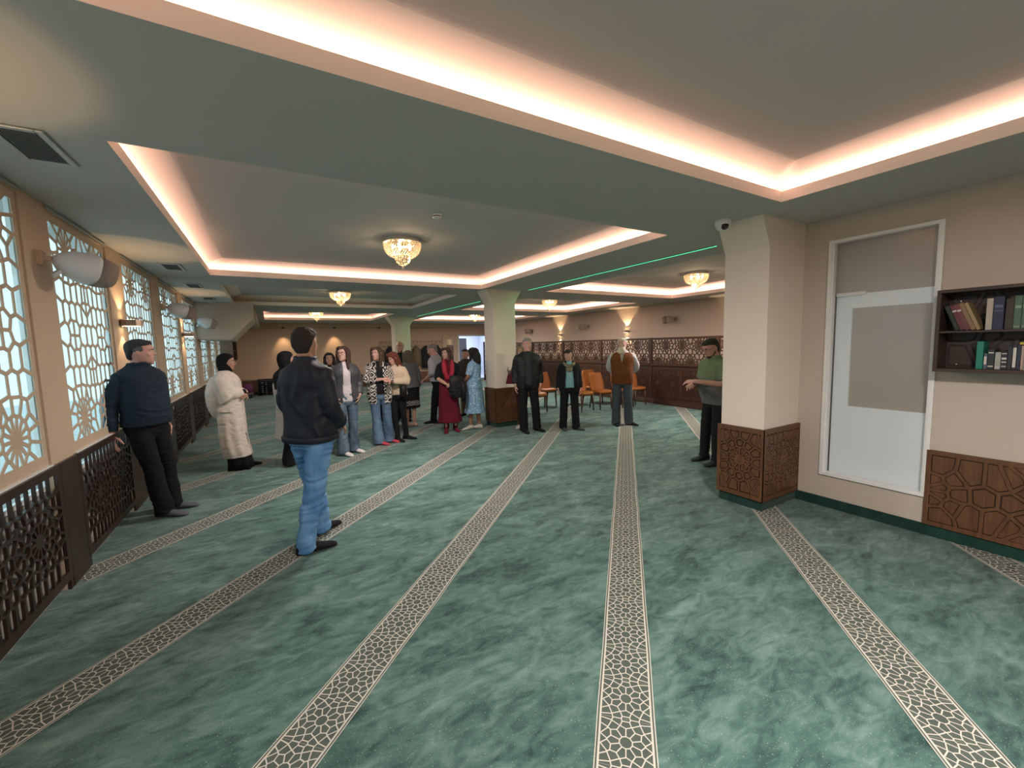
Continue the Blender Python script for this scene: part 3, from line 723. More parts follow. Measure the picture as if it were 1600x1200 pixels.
M['paper'] = mat('page_edges', (.62, .56, .45), .8); M['spine_gold'] = mat('spine_print_pale', (.55, .52, .46), .5)
yy = lambda Y: 1.106-Y
# upper shelf: five leaning books, then upright ones
for i, (w, h, c, lb) in enumerate(((.026, .195, (.035, .050, .032), 'thin dark green book leaning at the far left of the upper shelf'), (.030, .200, (.17, .045, .055), 'maroon book second in the leaning row'), (.028, .205, (.22, .07, .075), 'dull red book in the middle of the leaning row'),
                               (.026, .212, (.34, .22, .13), 'tan book fourth in the leaning row'), (.022, .212, (.46, .33, .17), 'pale yellow book last in the leaning row'))):
    book(.100+i*.0272, w-.002, h, .15, 1, c, lb, R(-21), [(.72, .78)] if i in (1, 2) else None)
book(yy(.871)+.012, .032, .222, .15, 1, (.62, .58, .52), 'white thick book with printed spine beside the leaning row', 0, [(.15, .85)], mat('spine_grey_print', (.42, .36, .30), .6))
book(yy(.836)+.012, .050, .232, .16, 1, (.030, .035, .085), 'broad navy book on the upper shelf', 0, [(.55, .58), (.66, .74)], mat('spine_blue_print', (.10, .11, .2), .5))
book(yy(.781)+.012, .038, .212, .15, 1, (.055, .042, .030), 'dark brown book on the upper shelf')
for i in range(6):
    book(yy(.741)+.012+i*.0355, .034, .228, .16, 1, (.10, .19, .12), 'green cloth volume on the upper shelf, %s of the green set' % ['first', 'second', 'third', 'fourth', 'fifth', 'last'][i], 0, [(.06, .09), (.62, .70)], mat('spine_green_print', (.2, .30, .2), .5))
dk = (.022, .028, .032)
for x, w, h, c, lb, b in ((yy(.905), .034, .200, (.020, .30, .21), 'bright teal book on the lower shelf', None), (yy(.867), .017, .115, (.10, .16, .22), 'slim blue-grey book beside the teal one', [(.3, .8)]), (yy(.849), .033, .142, (.030, .045, .045), 'dark book with two pale marks on its spine', [(.12, .18), (.80, .86)]),
                          (yy(.813), .027, .122, (.52, .54, .50), 'light grey book on the lower shelf', [(.1, .16)]), (yy(.785), .029, .128, (.025, .030, .05), 'navy book with pale rings down its spine', [(.15, .2), (.38, .44), (.55, .66), (.85, .9)]), (yy(.755), .020, .162, (.03, .04, .055), 'tall dark blue book after the ringed one', None),
                          (yy(.734), .019, .170, (.035, .042, .06), 'tall slate book on the lower shelf', [(.1, .9)]), (yy(.714), .017, .172, (.03, .04, .085), 'tall deep blue book before the pale ones', None), (yy(.696), .013, .168, (.58, .42, .36), 'thin pinkish book on the lower shelf', None), (yy(.682), .016, .170, (.50, .46, .44), 'thin pale grey book under the yellow one', None),
                          (yy(.665), .020, .165, (.62, .45, .38), 'salmon book under the yellow one', None), (yy(.643), .03, .17, (.3, .1, .08), 'rust book beyond the edge of view', None), (yy(.61), .03, .16, dk, 'black book beyond the edge of view', None)):
    book(x+.012, w, h, .14, 0, c, lb, 0, b)
t = thing('book', 'yellow book lying flat on top of the pale books', 'book', (XR-.165, .692, BZ+.0245+.1735), 0, 'books on the lower shelf')
g = Geo(); g.bbox(0, .14, -.20, 0, 0, .003, .0008); g.bbox(0, .14, -.20, 0, .015, .018, .0008); g.box(0, .003, -.2, 0, .001, .017); obj('cover', g, mat('yellow_cover', (.50, .42, .08), .5), t)
g = Geo(); g.box(.004, .137, -.197, -.003, .003, .015); obj('pages', g, M['paper'], t)
for z in (.05, .53):
    g = Geo(); g.lathe([(.001, 0), (.006, 0), (.005, .004), (.001, .004)], 10); o = obj('shelf_screw', g, M['chrome'], None, loc=(XR-.02, 1.106-.085, BZ+z), rot=(0, -math.pi/2, 0)); tag(o, 'small bright screw head in the %s left corner of the bookcase back' % ('lower' if z < .2 else 'upper'), 'screw')

# far cabinet on the window wall under the stair
t = thing('wall_cabinet', 'dark wall bookcase with a pale side on the far window wall beyond the white-coated woman', 'bookcase', (XL, 16.2, 1.36))
g = Geo(); g.bbox(0, .34, 0, .02, 0, .66, .002); obj('side_board', g, mat('taupe_board', (.20, .14, .10), .5), t)
g = Geo(); g.bbox(0, .34, .02, 1.9, 0, .02, .002); g.bbox(0, .34, .02, 1.9, .64, .66, .002); g.bbox(0, .33, .02, 1.9, .32, .34, .002); g.bbox(0, .34, 1.88, 1.9, 0, .66, .002); g.bbox(.0, .01, .02, 1.9, 0, .66, .002); obj('carcass', g, M['bookcase_wood'], t)
g = Geo(); g.bbox(.12, .30, 0, .07, 0, .26, .002); o = obj('folder', g, mat('folder_cream', (.6, .52, .38), .7), None, loc=(XL, 16.42, 1.381)); tag(o, 'cream folder standing in the far wall bookcase', 'folder')

# ------------------------------------------------------------------ lattice screens on the far side
SX = 8.85
ss = rosette_seeds([(.02, .50), (.50, .50), (.98, .50), (1.46, .50), (1.91, .50), (.26, .05), (.74, .05), (1.22, .05), (1.70, .05)], .04, 1.89, .03, .64, .075, 14, .15, 14, (.125, .13), .01)
scr_lat = plate(cells(ss, .04, 1.89, .03, .64, .020), 0, 1.93, 0, .67, .02, 'lattice_panel', M['mahogany'], 'yz')
sl = rosette_seeds([(.24, .45), (.72, .45)], .04, .92, .05, .80, .10, 10, .19, 10, (.13, .13), .01)
scr_low = plate(cells(sl, .04, .92, .05, .80, .022), 0, .955, 0, .85, .012, 'carved_panel', M['mahogany'], 'yz', plateau=.016)
g = Geo(); g.bbox(-.04, .025, .001, .05, 0, 1.76, .004); scr_post = g.mesh('post', M['mahogany'])
g = Geo(); g.bbox(-.035, .02, .03, 1.90, 1.02, 1.06, .003); g.bbox(-.035, .02, .03, 1.90, 1.725, 1.755, .003); scr_rail = g.mesh('rail', M['mahogany'])
g = Geo(); g.bbox(-.09, .05, .0, 1.93, 0, .07, .006); g.bbox(-.07, .035, .0, 1.93, .07, .11, .006); scr_base = g.mesh('plinth', M['mahogany'])
g = Geo(); g.box(-.012, -.004, 0, 1.93, .10, 1.02); scr_back = g.mesh('backing_board', M['groove'])
for i, y in enumerate((3.87, 5.80, 7.73, 9.66, 11.59, 13.52, 15.45)):
    t = thing('lattice_screen', 'brown room screen, star lattice over carved board, '+['hidden behind the wall pillar', 'behind the man in the green shirt', 'beside the man with the white beard', 'behind the woman with the light blue top', 'behind the grey-haired man in black', 'mostly behind the middle pillar', 'last one towards the back wall'][i], 'screen', (SX, y+1.93, 0), math.pi, 'brown lattice screens')
    link('lattice_panel', scr_lat, t, (.008, 0, 1.06)); link('carved_panel', scr_low, t, (.01, .01, .12)); link('carved_panel', scr_low, t, (.01, .965, .12))
    link('post', scr_post, t); link('rail', scr_rail, t); link('plinth', scr_base, t); link('backing_board', scr_back, t)

# orange chairs
def make_chair():
    t = thing('dining_chair', 'x', 'chair', (0, 0, 0), 0, 'orange upholstered chairs by the screens')
    g = Geo(); g.rings([(.40, 0, 0, .205, .21, .20), (.42, 0, 0, .225, .235, .215), (.455, 0, 0, .228, .238, .215), (.475, 0, 0, .205, .215, .195)], 24, 3.4); obj('seat', g, M['orange'], t, True)
    g = Geo()
    for i in range(7):
        u = i/6; z = .40+.50*u; y = -.17-.10*u; w = .15+.075*math.sin(math.pi*min(1, .15+u*.75)); th = .030-.008*u
        v = []
        for j in range(9):
            a = -1+j/4; v.append((w*a, y+.05*a*a*(1-.2*u)+th, z))
        for j in range(9):
            a = 1-j/4; v.append((w*a, y+.05*a*a*(1-.2*u)-th, z))
        g.v += v
    n = 18
    for i in range(6):
        for j in range(n): j2 = (j+1) % n; g.f.append((i*n+j, i*n+j2, i*n+n+j2, i*n+n+j)[::-1])
    g.f.append(tuple(range(n))); g.f.append(tuple(range(6*n+n-1, 6*n-1, -1))); g.m = [0]*len(g.f)
    obj('backrest', g, M['orange'], t, True)
    for sx in (-1, 1):
        g = Geo(); g.tube([(sx*.19, .18, 0), (sx*.175, .165, .42)], [.015, .024], 8); obj('leg', g, M['chair_wood'], t, True)
        g = Geo(); g.tube([(sx*.17, -.235, 0), (sx*.155, -.165, .42)], [.015, .024], 8); obj('leg', g, M['chair_wood'], t, True)
    g = Geo(); g.bbox(-.165, .165, -.165, .165, .375, .402, .004); obj('seat_frame', g, M['chair_wood'], t)
    return t
chair0 = make_chair()
for i, (x, y, az, lb) in enumerate(((5.60, 8.42, 176, 'orange upholstered chair just right of the grey-haired man in black'), (6.35, 9.05, 180, 'orange chair in the back row, left of the woman with the light blue top'), (6.62, 7.88, 180, 'orange chair with broad back, right of the woman in light blue'),
                                (7.18, 7.84, 180, 'orange chair directly left of the white-bearded man'), (7.15, 8.95, 180, 'orange chair in the back row behind the broad-backed one'), (7.72, 8.75, 180, 'orange chair in the back row behind the white-bearded man'),
                                (7.80, 7.70, 180, 'orange chair hidden by the white-bearded man with its seat showing'), (8.36, 7.80, 180, 'orange chair at the right end of the row, beside the lattice screen'))):
    c = chair0 if i == 0 else copy_tree(chair0)
    c['label'] = lb; c.location = (x, y, 0); c.rotation_euler = (0, 0, -R(az))

# ------------------------------------------------------------------ back wall furniture
t = thing('low_cabinet', 'long brown low cabinet with a pale top along the back wall', 'cabinet', (XL+.01, 18.915, 0))
g = Geo(); g.bbox(0, 7.86, 0, .38, .52, .55, .004); obj('top_board', g, mat('pale_ledge', (.42, .33, .25), .5), t)
g = Geo(); g.box(0, 7.86, .02, .38, 0, .52); obj('carcass', g, M['walnut'], t)
g = Geo(); g.bbox(.0, .96, -.012, .018, .03, .50, .004); fm = g.mesh('front_panel', M['walnut'])
for k in range(8): link('front_panel', fm, t, (.02+.98*k, 0, 0))
t = thing('shoe_rack', 'black shoe rack with eight thin shelves at the foot of the back wall', 'shoe rack', (-.45, 17.95, 0))
for k in range(8):
    g = Geo(); g.box(0, 1.5, 0, .34, .03+.07*k, .036+.07*k); obj('shelf', g, M['dark_plastic'], t)
g = Geo(); g.box(0, .02, 0, .34, 0, .60); pm = g.mesh('side_board', M['dark_plastic'])
for x in (0, .74, 1.48): link('side_board', pm, t, (x, 0, 0))
g = Geo(); g.box(0, 1.5, .33, .345, 0, .6); obj('back_panel', g, M['dark_plastic'], t)
g = Geo(); g.rings([(0, 0, .0, .045, .13, .12), (.012, 0, 0, .048, .135, .125), (.035, 0, -.02, .042, .10, .10), (.048, 0, -.06, .032, .04, .05)], 14, 2.4)
shoe_m = [g.mesh('shoe', mat('shoe_grey', (.30, .30, .30), .6), True), None]
shoe_m[1] = shoe_m[0].copy(); shoe_m[1].materials.clear(); shoe_m[1].materials.append(mat('shoe_black', (.03, .03, .03), .5))
for c, x in enumerate((.15, .27, .88, 1.0)):
    for k in range(7):
        o = link('shoe', shoe_m[0 if (k+c) % 5 else 1], None, (-.45+x, 18.10, .0365+.07*k)); tag(o, 'small grey or black shoe standing on the black rack by the back wall', 'shoe', 'shoes on the black rack')
        o.scale = (.9, .9, .66)
t = thing('low_bench', 'low dark bench carrying purple cushions beside the shoe rack', 'bench', (-1.30, 17.25, 0))
g = Geo(); g.bbox(0, .72, 0, .4, .13, .18, .005); obj('seat', g, mat('bench_grey', (.14, .10, .10), .6), t)
g = Geo(); g.bbox(.03, .09, .02, .38, 0, .13, .004); lm = g.mesh('leg', M['dark_plastic']); link('leg', lm, t); link('leg', lm, t, (.60, 0, 0))
g = Geo(); g.ball((0, 0, .165), (.17, .10, .165), 16, 10); pu = g.mesh('cushion', mat('plum_cloth', (.13, .022, .075), .8, bump=.2, bscale=30), True)
for i, (x, z) in enumerate(((-1.09, 0), (-.74, 0))): tag(link('cushion', pu, None, (x, 17.46, .1805)), ['plum purple cushion on the low bench, nearer the windows', 'plum purple cushion on the low bench, nearer the shoe rack'][i], 'cushion')

t = thing('coat_rack', 'long peg rail with two rows of dark pegs on the back wall', 'coat rack', (4.3, YB-.003, 1.72))
g = Geo(); g.bbox(0, 3.05, -.02, 0, -.06, .26, .003); obj('board', g, mat('peg_board', (.44, .33, .23), .6), t)
g = Geo(); g.tube([(0, -.02, 0), (0, -.09, .012)], [.014, .022], 8); pm = g.mesh('peg', M['dark_plastic'])
for k in range(16): link('peg', pm, t, (.12+.185*k, 0, .18)); link('peg', pm, t, (.21+.185*k, 0, 0)) if k < 15 else None
def coat(x, w, l, col, label):
    g = Geo(); g.rings([(-l, 0, -.02, w*.5, .06, .07), (-l*.6, 0, -.02, w*.46, .07, .08), (-.25, 0, -.02, w*.42, .07, .08), (-.12, 0, -.02, w*.36, .06, .07), (-.03, 0, 0, .07, .05, .05), (.02, 0, 0, .03, .03, .03)], 18, 2.2, fold=lambda z, a: .05*math.sin(7*a+z*6))
    t = thing('hanging_coat', label, 'coat', (x, YB-.13, 1.72)); m = mat('coat_cloth', col, .85, bump=.2, bscale=60)
    obj('coat_body', g, m, t, True)
    for sx in (-1, 1):
        g = Geo(); g.tube([(sx*w*.30, -.02, -.13), (sx*w*.44, -.04, -.35), (sx*w*.46, -.06, -.66)], [.05, .055, .045], 10); obj('sleeve', g, m, t, True)
coat(4.78, .42, .95, (.02, .02, .024), 'black coat hanging on the peg rail left of the far pillar')
coat(5.62, .34, .85, (.10, .16, .05), 'olive green jacket hanging just right of the far pillar')
coat(6.02, .34, .95, (.16, .12, .08), 'taupe coat hanging between the green jacket and the black one')
coat(6.48, .46, 1.05, (.012, .012, .014), 'wide black coat hanging behind the man in the striped shirt')
coat(7.05, .36, .90, (.015, .015, .02), 'dark coat hanging at the right end of the peg rail')
t = thing('wall_mirror', 'tall wall mirror in a wide cream frame left of the back doorway', 'mirror', (7.36, YB-.03, .45))
g = Geo(); g.bbox(0, .20, -.05, .03, 0, 1.72, .006); g.bbox(.55, .80, -.05, .03, 0, 1.72, .006); g.bbox(.2, .55, -.05, .03, 0, .14, .006); g.bbox(.2, .55, -.05, .03, 1.56, 1.72, .006); obj('frame', g, mat('cream_frame', (.55, .44, .33), .5), t)
g = Geo(); g.box(.2, .55, -.02, -.012, .14, 1.56); obj('glass', g, M['mirror'], t)
g = Geo(); g.bbox(DBX0-.05, DBX0+.03, YB-.03, YB+.13, 0, DBZ+.05, .004); g.bbox(DBX1-.03, DBX1+.05, YB-.03, YB+.13, 0, DBZ+.05, .004); g.bbox(DBX0, DBX1, YB-.03, YB+.13, DBZ-.03, DBZ+.05, .004)
d2 = struct('door_2', g, M['white'])
g = Geo(); g.bbox(DBX0+.04, DBX0+.84, YB+.9, YB+.94, 0, 2.08, .004); obj('door_leaf', g, mat('grey_blue_door', (.22, .25, .34), .5), d2)
t = thing('dark_stand', 'narrow dark pierced screen standing right of the back doorway', 'screen', (8.95, 17.9, 0))
s = rosette_seeds([(.3, 1.4), (.3, .8)], .03, .57, .3, 1.78, .08, 10, .15, 10, (.11, .12), .01)
link('lattice_panel', plate(cells(s, .03, .57, .3, 1.78, .03), 0, .6, 0, 1.83, .02, 'lattice_panel', M['walnut_dark'], 'xz'), t)
g = Geo(); g.bbox(-.03, 0, -.02, .05, 0, 1.85, .003); g.bbox(.6, .63, -.02, .05, 0, 1.85, .003); obj('post', g, M['walnut_dark'], t)

# ------------------------------------------------------------------ people
TMP = bpy.data.scenes.new('workbench')
def vnoise(p, seed=0):                      # smooth value noise on an (n,3) array
    i = np.floor(p).astype(np.int64); f = p-i; f = f*f*(3-2*f); out = 0
    def h(a, b, c):
        n = (a*374761393+b*668265263+c*2147483647+seed*1274126177) & 0x7fffffff
        n = ((n ^ (n >> 13))*1274126177) & 0x7fffffff
        return ((n ^ (n >> 16)) & 0xffff)/65535.0
    for dx in (0, 1):
        wx = f[:, 0] if dx else 1-f[:, 0]
        for dy in (0, 1):
            wy = f[:, 1] if dy else 1-f[:, 1]
            for dz in (0, 1):
                wz = f[:, 2] if dz else 1-f[:, 2]
                out = out+wx*wy*wz*h(i[:, 0]+dx, i[:, 1]+dy, i[:, 2]+dz)
    return out*2-1
def fuse(geo, voxel, smooth=2, wr=0., wscale=(12, 12, 22), seed=0, cut=None, extra=None, name='cloth', mats=None):
    """Join overlapping lofts into one continuous skin, soften it, add cloth folds, optionally open it where cut() says so."""
    me = geo.mesh('tmp', []); o = bpy.data.objects.new('tmp', me); TMP.collection.objects.link(o)
    m = o.modifiers.new('r', 'REMESH'); m.mode = 'VOXEL'; m.voxel_size = voxel; m.adaptivity = 0
    TMP.view_layers[0].update(); dg = TMP.view_layers[0].depsgraph
    if dg is None:
        with bpy.context.temp_override(scene=TMP, view_layer=TMP.view_layers[0]): dg = bpy.context.evaluated_depsgraph_get()
    dg.update()
    out = bpy.data.meshes.new_from_object(o.evaluated_get(dg), depsgraph=dg)
    bpy.data.objects.remove(o); bpy.data.meshes.remove(me)
    nv = len(out.vertices); co = np.empty(nv*3); out.vertices.foreach_get('co', co); co = co.reshape(-1, 3)
    ne = len(out.edges); ed = np.empty(ne*2, dtype=np.int64); out.edges.foreach_get('vertices', ed); ed = ed.reshape(-1, 2)
    deg = np.bincount(ed.ravel(), minlength=nv).astype(float)[:, None]
    def lap(c):
        s = np.zeros_like(c)
        for k in range(3):
            s[:, k] = np.bincount(ed[:, 0], c[ed[:, 1], k], nv)+np.bincount(ed[:, 1], c[ed[:, 0], k], nv)
        return s/np.maximum(deg, 1)
    for _ in range(smooth): co = co*.45+lap(co)*.55; 
    if wr:
        out.vertices.foreach_set('co', co.ravel()); out.update()
        no = np.empty(nv*3); out.vertex_normals.foreach_get('vector', no); no = no.reshape(-1, 3)
        q = co*np.array(wscale)+seed*3.1
        w = vnoise(q+1.3*vnoise(co*5+seed, seed+9)[:, None], seed)
        w = 1-np.abs(w)*2
        w2 = vnoise(co*np.array((9, 9, 6))+7, seed+3)
        co = co+no*(wr*(.55*w+.6*w2))[:, None]
    fn = len(out.polygons); lt = np.empty(fn, dtype=np.int64); out.polygons.foreach_get('loop_total', lt)
    lv = np.empty(len(out.loops), dtype=np.int64); out.loops.foreach_get('vertex_index', lv)
    st = np.concatenate(([0], np.cumsum(lt)[:-1]))
    F = [tuple(lv[a:a+b]) for a, b in zip(st, lt)]
    if cut is not None:
        fc = np.array([co[list(f)].mean(0) for f in F]); keep = ~cut(fc); F = [f for f, k in zip(F, keep) if k]
        used = np.zeros(nv, bool); used[[i for f in F for i in f]] = True; idx = np.cumsum(used)-1; co = co[used]; F = [tuple(int(idx[i]) for i in f) for f in F]
    bpy.data.meshes.remove(out)
    g = Geo(); g.v = [tuple(c) for c in co.tolist()]; g.f = [tuple(int(i) for i in f) for f in F]; g.m = [0]*len(F)
    if extra: g.add(extra.v, extra.f)
    return g
TOR = {'m': [(.80, .150, .090, .100), (.90, .168, .105, .125), (1.0, .162, .115, .105), (1.10, .160, .118, .095), (1.22, .168, .118, .105), (1.33, .184, .122, .112), (1.40, .182, .105, .105), (1.445, .155, .078, .092), (1.485, .088, .058, .075), (1.53, .060, .052, .062)],
       'f': [(.80, .155, .092, .105), (.90, .178, .100, .130), (1.0, .165, .105, .105), (1.10, .142, .098, .086), (1.22, .150, .112, .095), (1.30, .158, .134, .102), (1.38, .158, .105, .100), (1.435, .132, .074, .086), (1.48, .076, .052, .068), (1.53, .052, .046, .056)]}
def interp(tab, z):
    if z <= tab[0][0]: return tab[0][1:]
    for a, b in zip(tab, tab[1:]):
        if z <= b[0]: t = (z-a[0])/(b[0]-a[0]); return tuple(x+(y-x)*t for x, y in zip(a[1:], b[1:]))
    return tab[-1][1:]
HEAD = [(-.02, .030, .060, .020), (.02, .045, .090, -.035), (.10, .056, .098, -.058), (.20, .063, .099, -.072), (.29, .067, .098, -.083), (.38, .070, .097, -.092), (.46, .073, .095, -.098), (.51, .0745, .089, -.102), (.57, .0755, .096, -.104), (.66, .0765, .097, -.106), (.78, .0765, .090, -.104), (.88, .068, .070, -.090), (.95, .050, .045, -.068), (.99, .028, .015, -.040), (1.0, .008, -.005, -.020)]
ARM = dict(
    down=((.232, -.03, 1.14), (.238, .05, .89), (0, .2, -1)),
    pocket=((.262, -.08, 1.15), (.195, .075, .95), (-.25, .2, -.6)),
    back=((.27, -.13, 1.15), (.05, -.185, 1.02), (-.8, -.1, -.5)),
    cross=((.25, .07, 1.15), (-.04, .20, 1.18), (-1, -.1, .1)),
    cross2=((.25, .07, 1.15), (-.03, .23, 1.13), (-1, -.2, -.1)),
    front=((.25, .0, 1.15), (.03, .24, 1.04), (-.6, .6, -.2)),
    bend=((.25, -.02, 1.16), (.13, .24, 1.13), (-.4, .8, .3)))
SKIN = {}
def skin(tone):
    if tone not in SKIN:
        SKIN[tone] = mat('skin_'+str(len(SKIN)), {'fair': (.50, .29, .22), 'tan': (.42, .23, .16), 'brown': (.34, .17, .11), 'pink': (.55, .29, .24)}[tone], .55, var=.08, vscale=14)
    return SKIN[tone]
HAIRM = {}
def hairm(c):
    if c not in HAIRM:
        HAIRM[c] = mat('hair_'+str(len(HAIRM)), c, .78, bump=.8, bscale=90, var=.35, vscale=40)
    return HAIRM[c]
M['eye_white'] = mat('eye_white', (.6, .57, .53), .3); M['iris'] = mat('iris_dark', (.03, .018, .012), .2); M['lip'] = mat('lip', (.36, .13, .11), .5)
def hand_geo(g, wrist, d, pn, s, curl, thumb_side):
    """palm + five fingers; d = pointing direction, pn = palm normal, thumb_side = +-1 along d x pn"""
    d = Vector(d).normalized(); pn = Vector(pn); pn = (pn-d*pn.dot(d)).normalized(); sd = d.cross(pn)*thumb_side
    W = Vector(wrist)
    def ringtube(pts, ws, ts, n=10):
        v = []
        for p, w, t in zip(pts, ws, ts):
            for j in range(n): a = 2*math.pi*j/n; v.append(p+sd*(w*math.cos(a))+pn*(t*math.sin(a)))
        k = len(pts); f = [tuple(range(n-1, -1, -1)), tuple(range((k-1)*n, k*n))]
        for i in range(k-1):
            for j in range(n): j2 = (j+1) % n; f.append((i*n+j, i*n+j2, i*n+n+j2, i*n+n+j))
        g.add(v, f)
    ringtube([W-d*.02*s, W+d*.02*s, W+d*.055*s, W+d*.09*s], [.027*s, .034*s, .042*s, .038*s], [.019*s, .017*s, .015*s, .011*s])
    F = Geo()
    for k, (off, L) in enumerate(((.030, .070), (.010, .078), (-.011, .074), (-.031, .058))):
        p = W+d*.075*s+sd*off*s; c = curl; pts = [p]; dd = d.copy(); ax = sd
        for seg in (.55, .42, .34):
            ang = c*(.55 if seg == .55 else .8)
            dd = (dd*math.cos(ang)+pn*math.sin(ang)).normalized()
            pts.append(pts[-1]+dd*L*seg*s+sd*off*.05*s)
        F.tube(pts, [.0088*s, .0085*s, .0078*s, .0062*s], 6)
    p = W+d*.025*s+sd*.026*s; t1 = (d*.6+sd*.75+pn*.35).normalized(); t2 = (d*.9+sd*.25+pn*.5).normalized()
    F.tube([p, p+t1*.045*s, p+t1*.045*s+t2*.035*s, p+t1*.045*s+t2*.058*s], [.0125*s, .011*s, .0095*s, .007*s], 6)
    return F
class P: pass
def person(name_label, pos, face, h=1.72, sex='m', head=(0, 0), hair=('short', (.03, .02, .015)), tone='fair', arms=('down', 'down'), feet=None, lean=(0, 0, 0, 0), wide=1.0, belly=0., top=None, bottom=None, shoes=None, vox=.0105, beard=None, glasses=False, extra=None, group=None, seed=0, grey_side=None, shoulder=None):
    s = h/1.75; q = P(); q.s = s
    root = thing('person', name_label, 'person', (pos[0], pos[1], 0), -R(face), group)
    hipo = Vector((lean[0], lean[1], 0)); cho = Vector((lean[2], lean[3], 0))
    def off(z):                                   # body axis offset at template height z
        if z < .9: return hipo*(z/.9)
        if z < 1.4: return hipo+(cho-hipo)*((z-.9)/.5)
        return cho+(cho-hipo)*.25*((z-1.4)/.3)
    tab = [(z, a*wide, b+belly*math.exp(-((z-1.08)/.13)**2), c) for z, a, b, c in TOR[sex]]
    sh = shoulder or {'m': .176, 'f': .150}[sex]*(.5+.5*wide)
    # ---- joints
    feet = feet or ((.11, .0, 12), (-.11, .0, -12))
    def vec(t, sx):
        return Vector((t[0]*sx, t[1], t[2]))
    J = []
    for side, a in zip((1, -1), arms):
        if isinstance(a, str): e, w, d = ARM[a]; e, w, d = vec(e, side), vec(w, side), vec(d, side); k = sh/.182; e.x *= .35+.65*k
        else: e, w, d = (Vector(a[0]), Vector(a[1]), Vector(a[2]))
        S = Vector((side*sh, -.008, 1.385))
        J.append((S+off(1.4), e+off(1.15), w+off(1.05), d))
    def arm_path(j, t0, t1):                       # shoulder 0, elbow 1, wrist 2
        S, E, Wr, d = j
        I0 = Vector((S.x*.45, S.y, S.z+.012))
        def at(t):
            if t < 0: return S.lerp(I0, min(1, -t*4))+Vector((0, 0, -.004))
            return S.lerp(E, t) if t <= 1 else E.lerp(Wr, t-1)
        n = 8; return [at(t0+(t1-t0)*i/n) for i in range(n+1)]
    legs = []
    for side, (fx, fy, fa) in zip((1, -1), feet):
        H = Vector((side*.088*wide, 0, .90))+off(.9); A = Vector((fx, fy-.02, .085))
        K = H.lerp(A, .50)+Vector((0, .022, 0))
        legs.append((H, K, A, fa))
    # ---- body: torso, neck, arms, legs in one skin, then the head on top
    g = Geo()
    g.rings([(z, off(z).x, off(z).y, a*.9, b*.9, c*.9) for z, a, b, c in tab], 20, 2.3)
    nk = Vector((0, .0, 1.50))+off(1.5)
    HH = .232*s/s; HC = nk+Vector((0, .022, .020))       # chin level origin of the head (template units)
    hy, hp = R(-head[0]), R(head[1])
    HM = Matrix.Translation(HC+Vector((0, -.02, .02))) @ Matrix.Rotation(hy, 4, 'Z') @ Matrix.Rotation(hp, 4, 'X') @ Matrix.Translation((0, .02, -.02))
    nw = .056 if sex == 'm' else .047
    g.tube([nk+Vector((0, -.015, -.06)), nk+Vector((0, -.008, .03)), HM @ Vector((0, -.012, .06)), HM @ Vector((0, -.012, .11))], [nw*1.25, nw, nw, nw*.9], 14)
    hs = 1.0 if sex == 'm' else .955
    hg = Geo(); hg.rings([(t*HH*hs, 0, (f+b)/2*hs, w*hs, (f-b)/2*hs, (f-b)/2*hs) for t, w, f, b in HEAD], 20, 2.25)
    hg.tube([(0, .086*hs, .60*HH*hs), (0, .100*hs, .50*HH*hs), (0, .116*hs, .385*HH*hs), (0, .094*hs, .345*HH*hs)], [.008, .010, .0155, .010], 8)
    hg.ball((0, .086*hs, .235*HH*hs), (.027, .017, .016), 10, 6)
    hg.ball((0, .078*hs, .03*HH*hs), (.026, .02, .02), 8, 6)
    for sx in (-1, 1): hg.ball((sx*.036*hs, .080*hs, .60*HH*hs), (.024, .012, .010), 8, 6); hg.ball((sx*.046*hs, .064*hs, .38*HH*hs), (.022, .018, .020), 8, 6)
    hg.xform(HM); g.add(hg.v, hg.f)
    eg = Geo()
    for sx in (-1, 1):
        k = len(eg.v); eg.ball((sx*.078*hs, -.012, .47*HH*hs), (.008, .021, .031), 8, 6)
    eg.xform(HM); g.add(eg.v, eg.f)
    fing = Geo()
    for side, j in zip((1, -1), J):
        g.tube(arm_path(j, -.2, 2.0), [.052, .055, .050, .046, .043, .041, .040, .035, .028], 10)
        d = j[3]; inward = Vector((-side, 0, 0)) if abs(d.normalized().z) > .5 else Vector((0, -.6, -.8))
        f = hand_geo(g, j[2], d, inward, .98 if sex == 'm' else .88, .38, 1 if (Vector(d).cross(inward)).y*1 >= 0 else -1)
        fing.add(f.v, f.f)
    for H, K, A, fa in legs:
        g.tube([H, H.lerp(K, .5), K, K.lerp(A, .35), A+Vector((0, 0, .02))], [.072, .063, .047, .049, .036], 12)
        foot = Geo(); foot_rings(foot, 1.0); foot.xform(Matrix.Translation((A.x, A.y+.0, 0)) @ Matrix.Rotation(-R(fa), 4, 'Z')); g.add(foot.v, foot.f)
    body = fuse(g, .0085, 1, extra=fing)
    SCL = Matrix.Scale(s, 4)
    sk = skin(tone)
    def put(name, geo, mats, smooth=True):
        geo.xform(SCL); return obj(name, geo, mats, root, smooth)
    put('body', body, [sk])
    # ---- face
    for sx in (-1, 1):
        e = Geo(); e.ball((0, 0, 0), .0125*hs, 10, 8); e.ball((0, .0062, 0), (.0068, .0068, .0068), 8, 6, 1)
        e.xform(HM @ Matrix.Translation((sx*.031*hs, .079*hs, .505*HH*hs))); put('eye', e, [M['eye_white'], M['iris']])
    b = Geo()
    for sx in (-1, 1): b.tube([(sx*.016*hs, .0965*hs, .585*HH*hs), (sx*.034*hs, .092*hs, .600*HH*hs), (sx*.052*hs, .076*hs, .575*HH*hs)], [.004, .005, .003], 6)
    put('eyebrows', b.xform(HM), hairm(hair[1] if hair else (.03, .02, .015)))
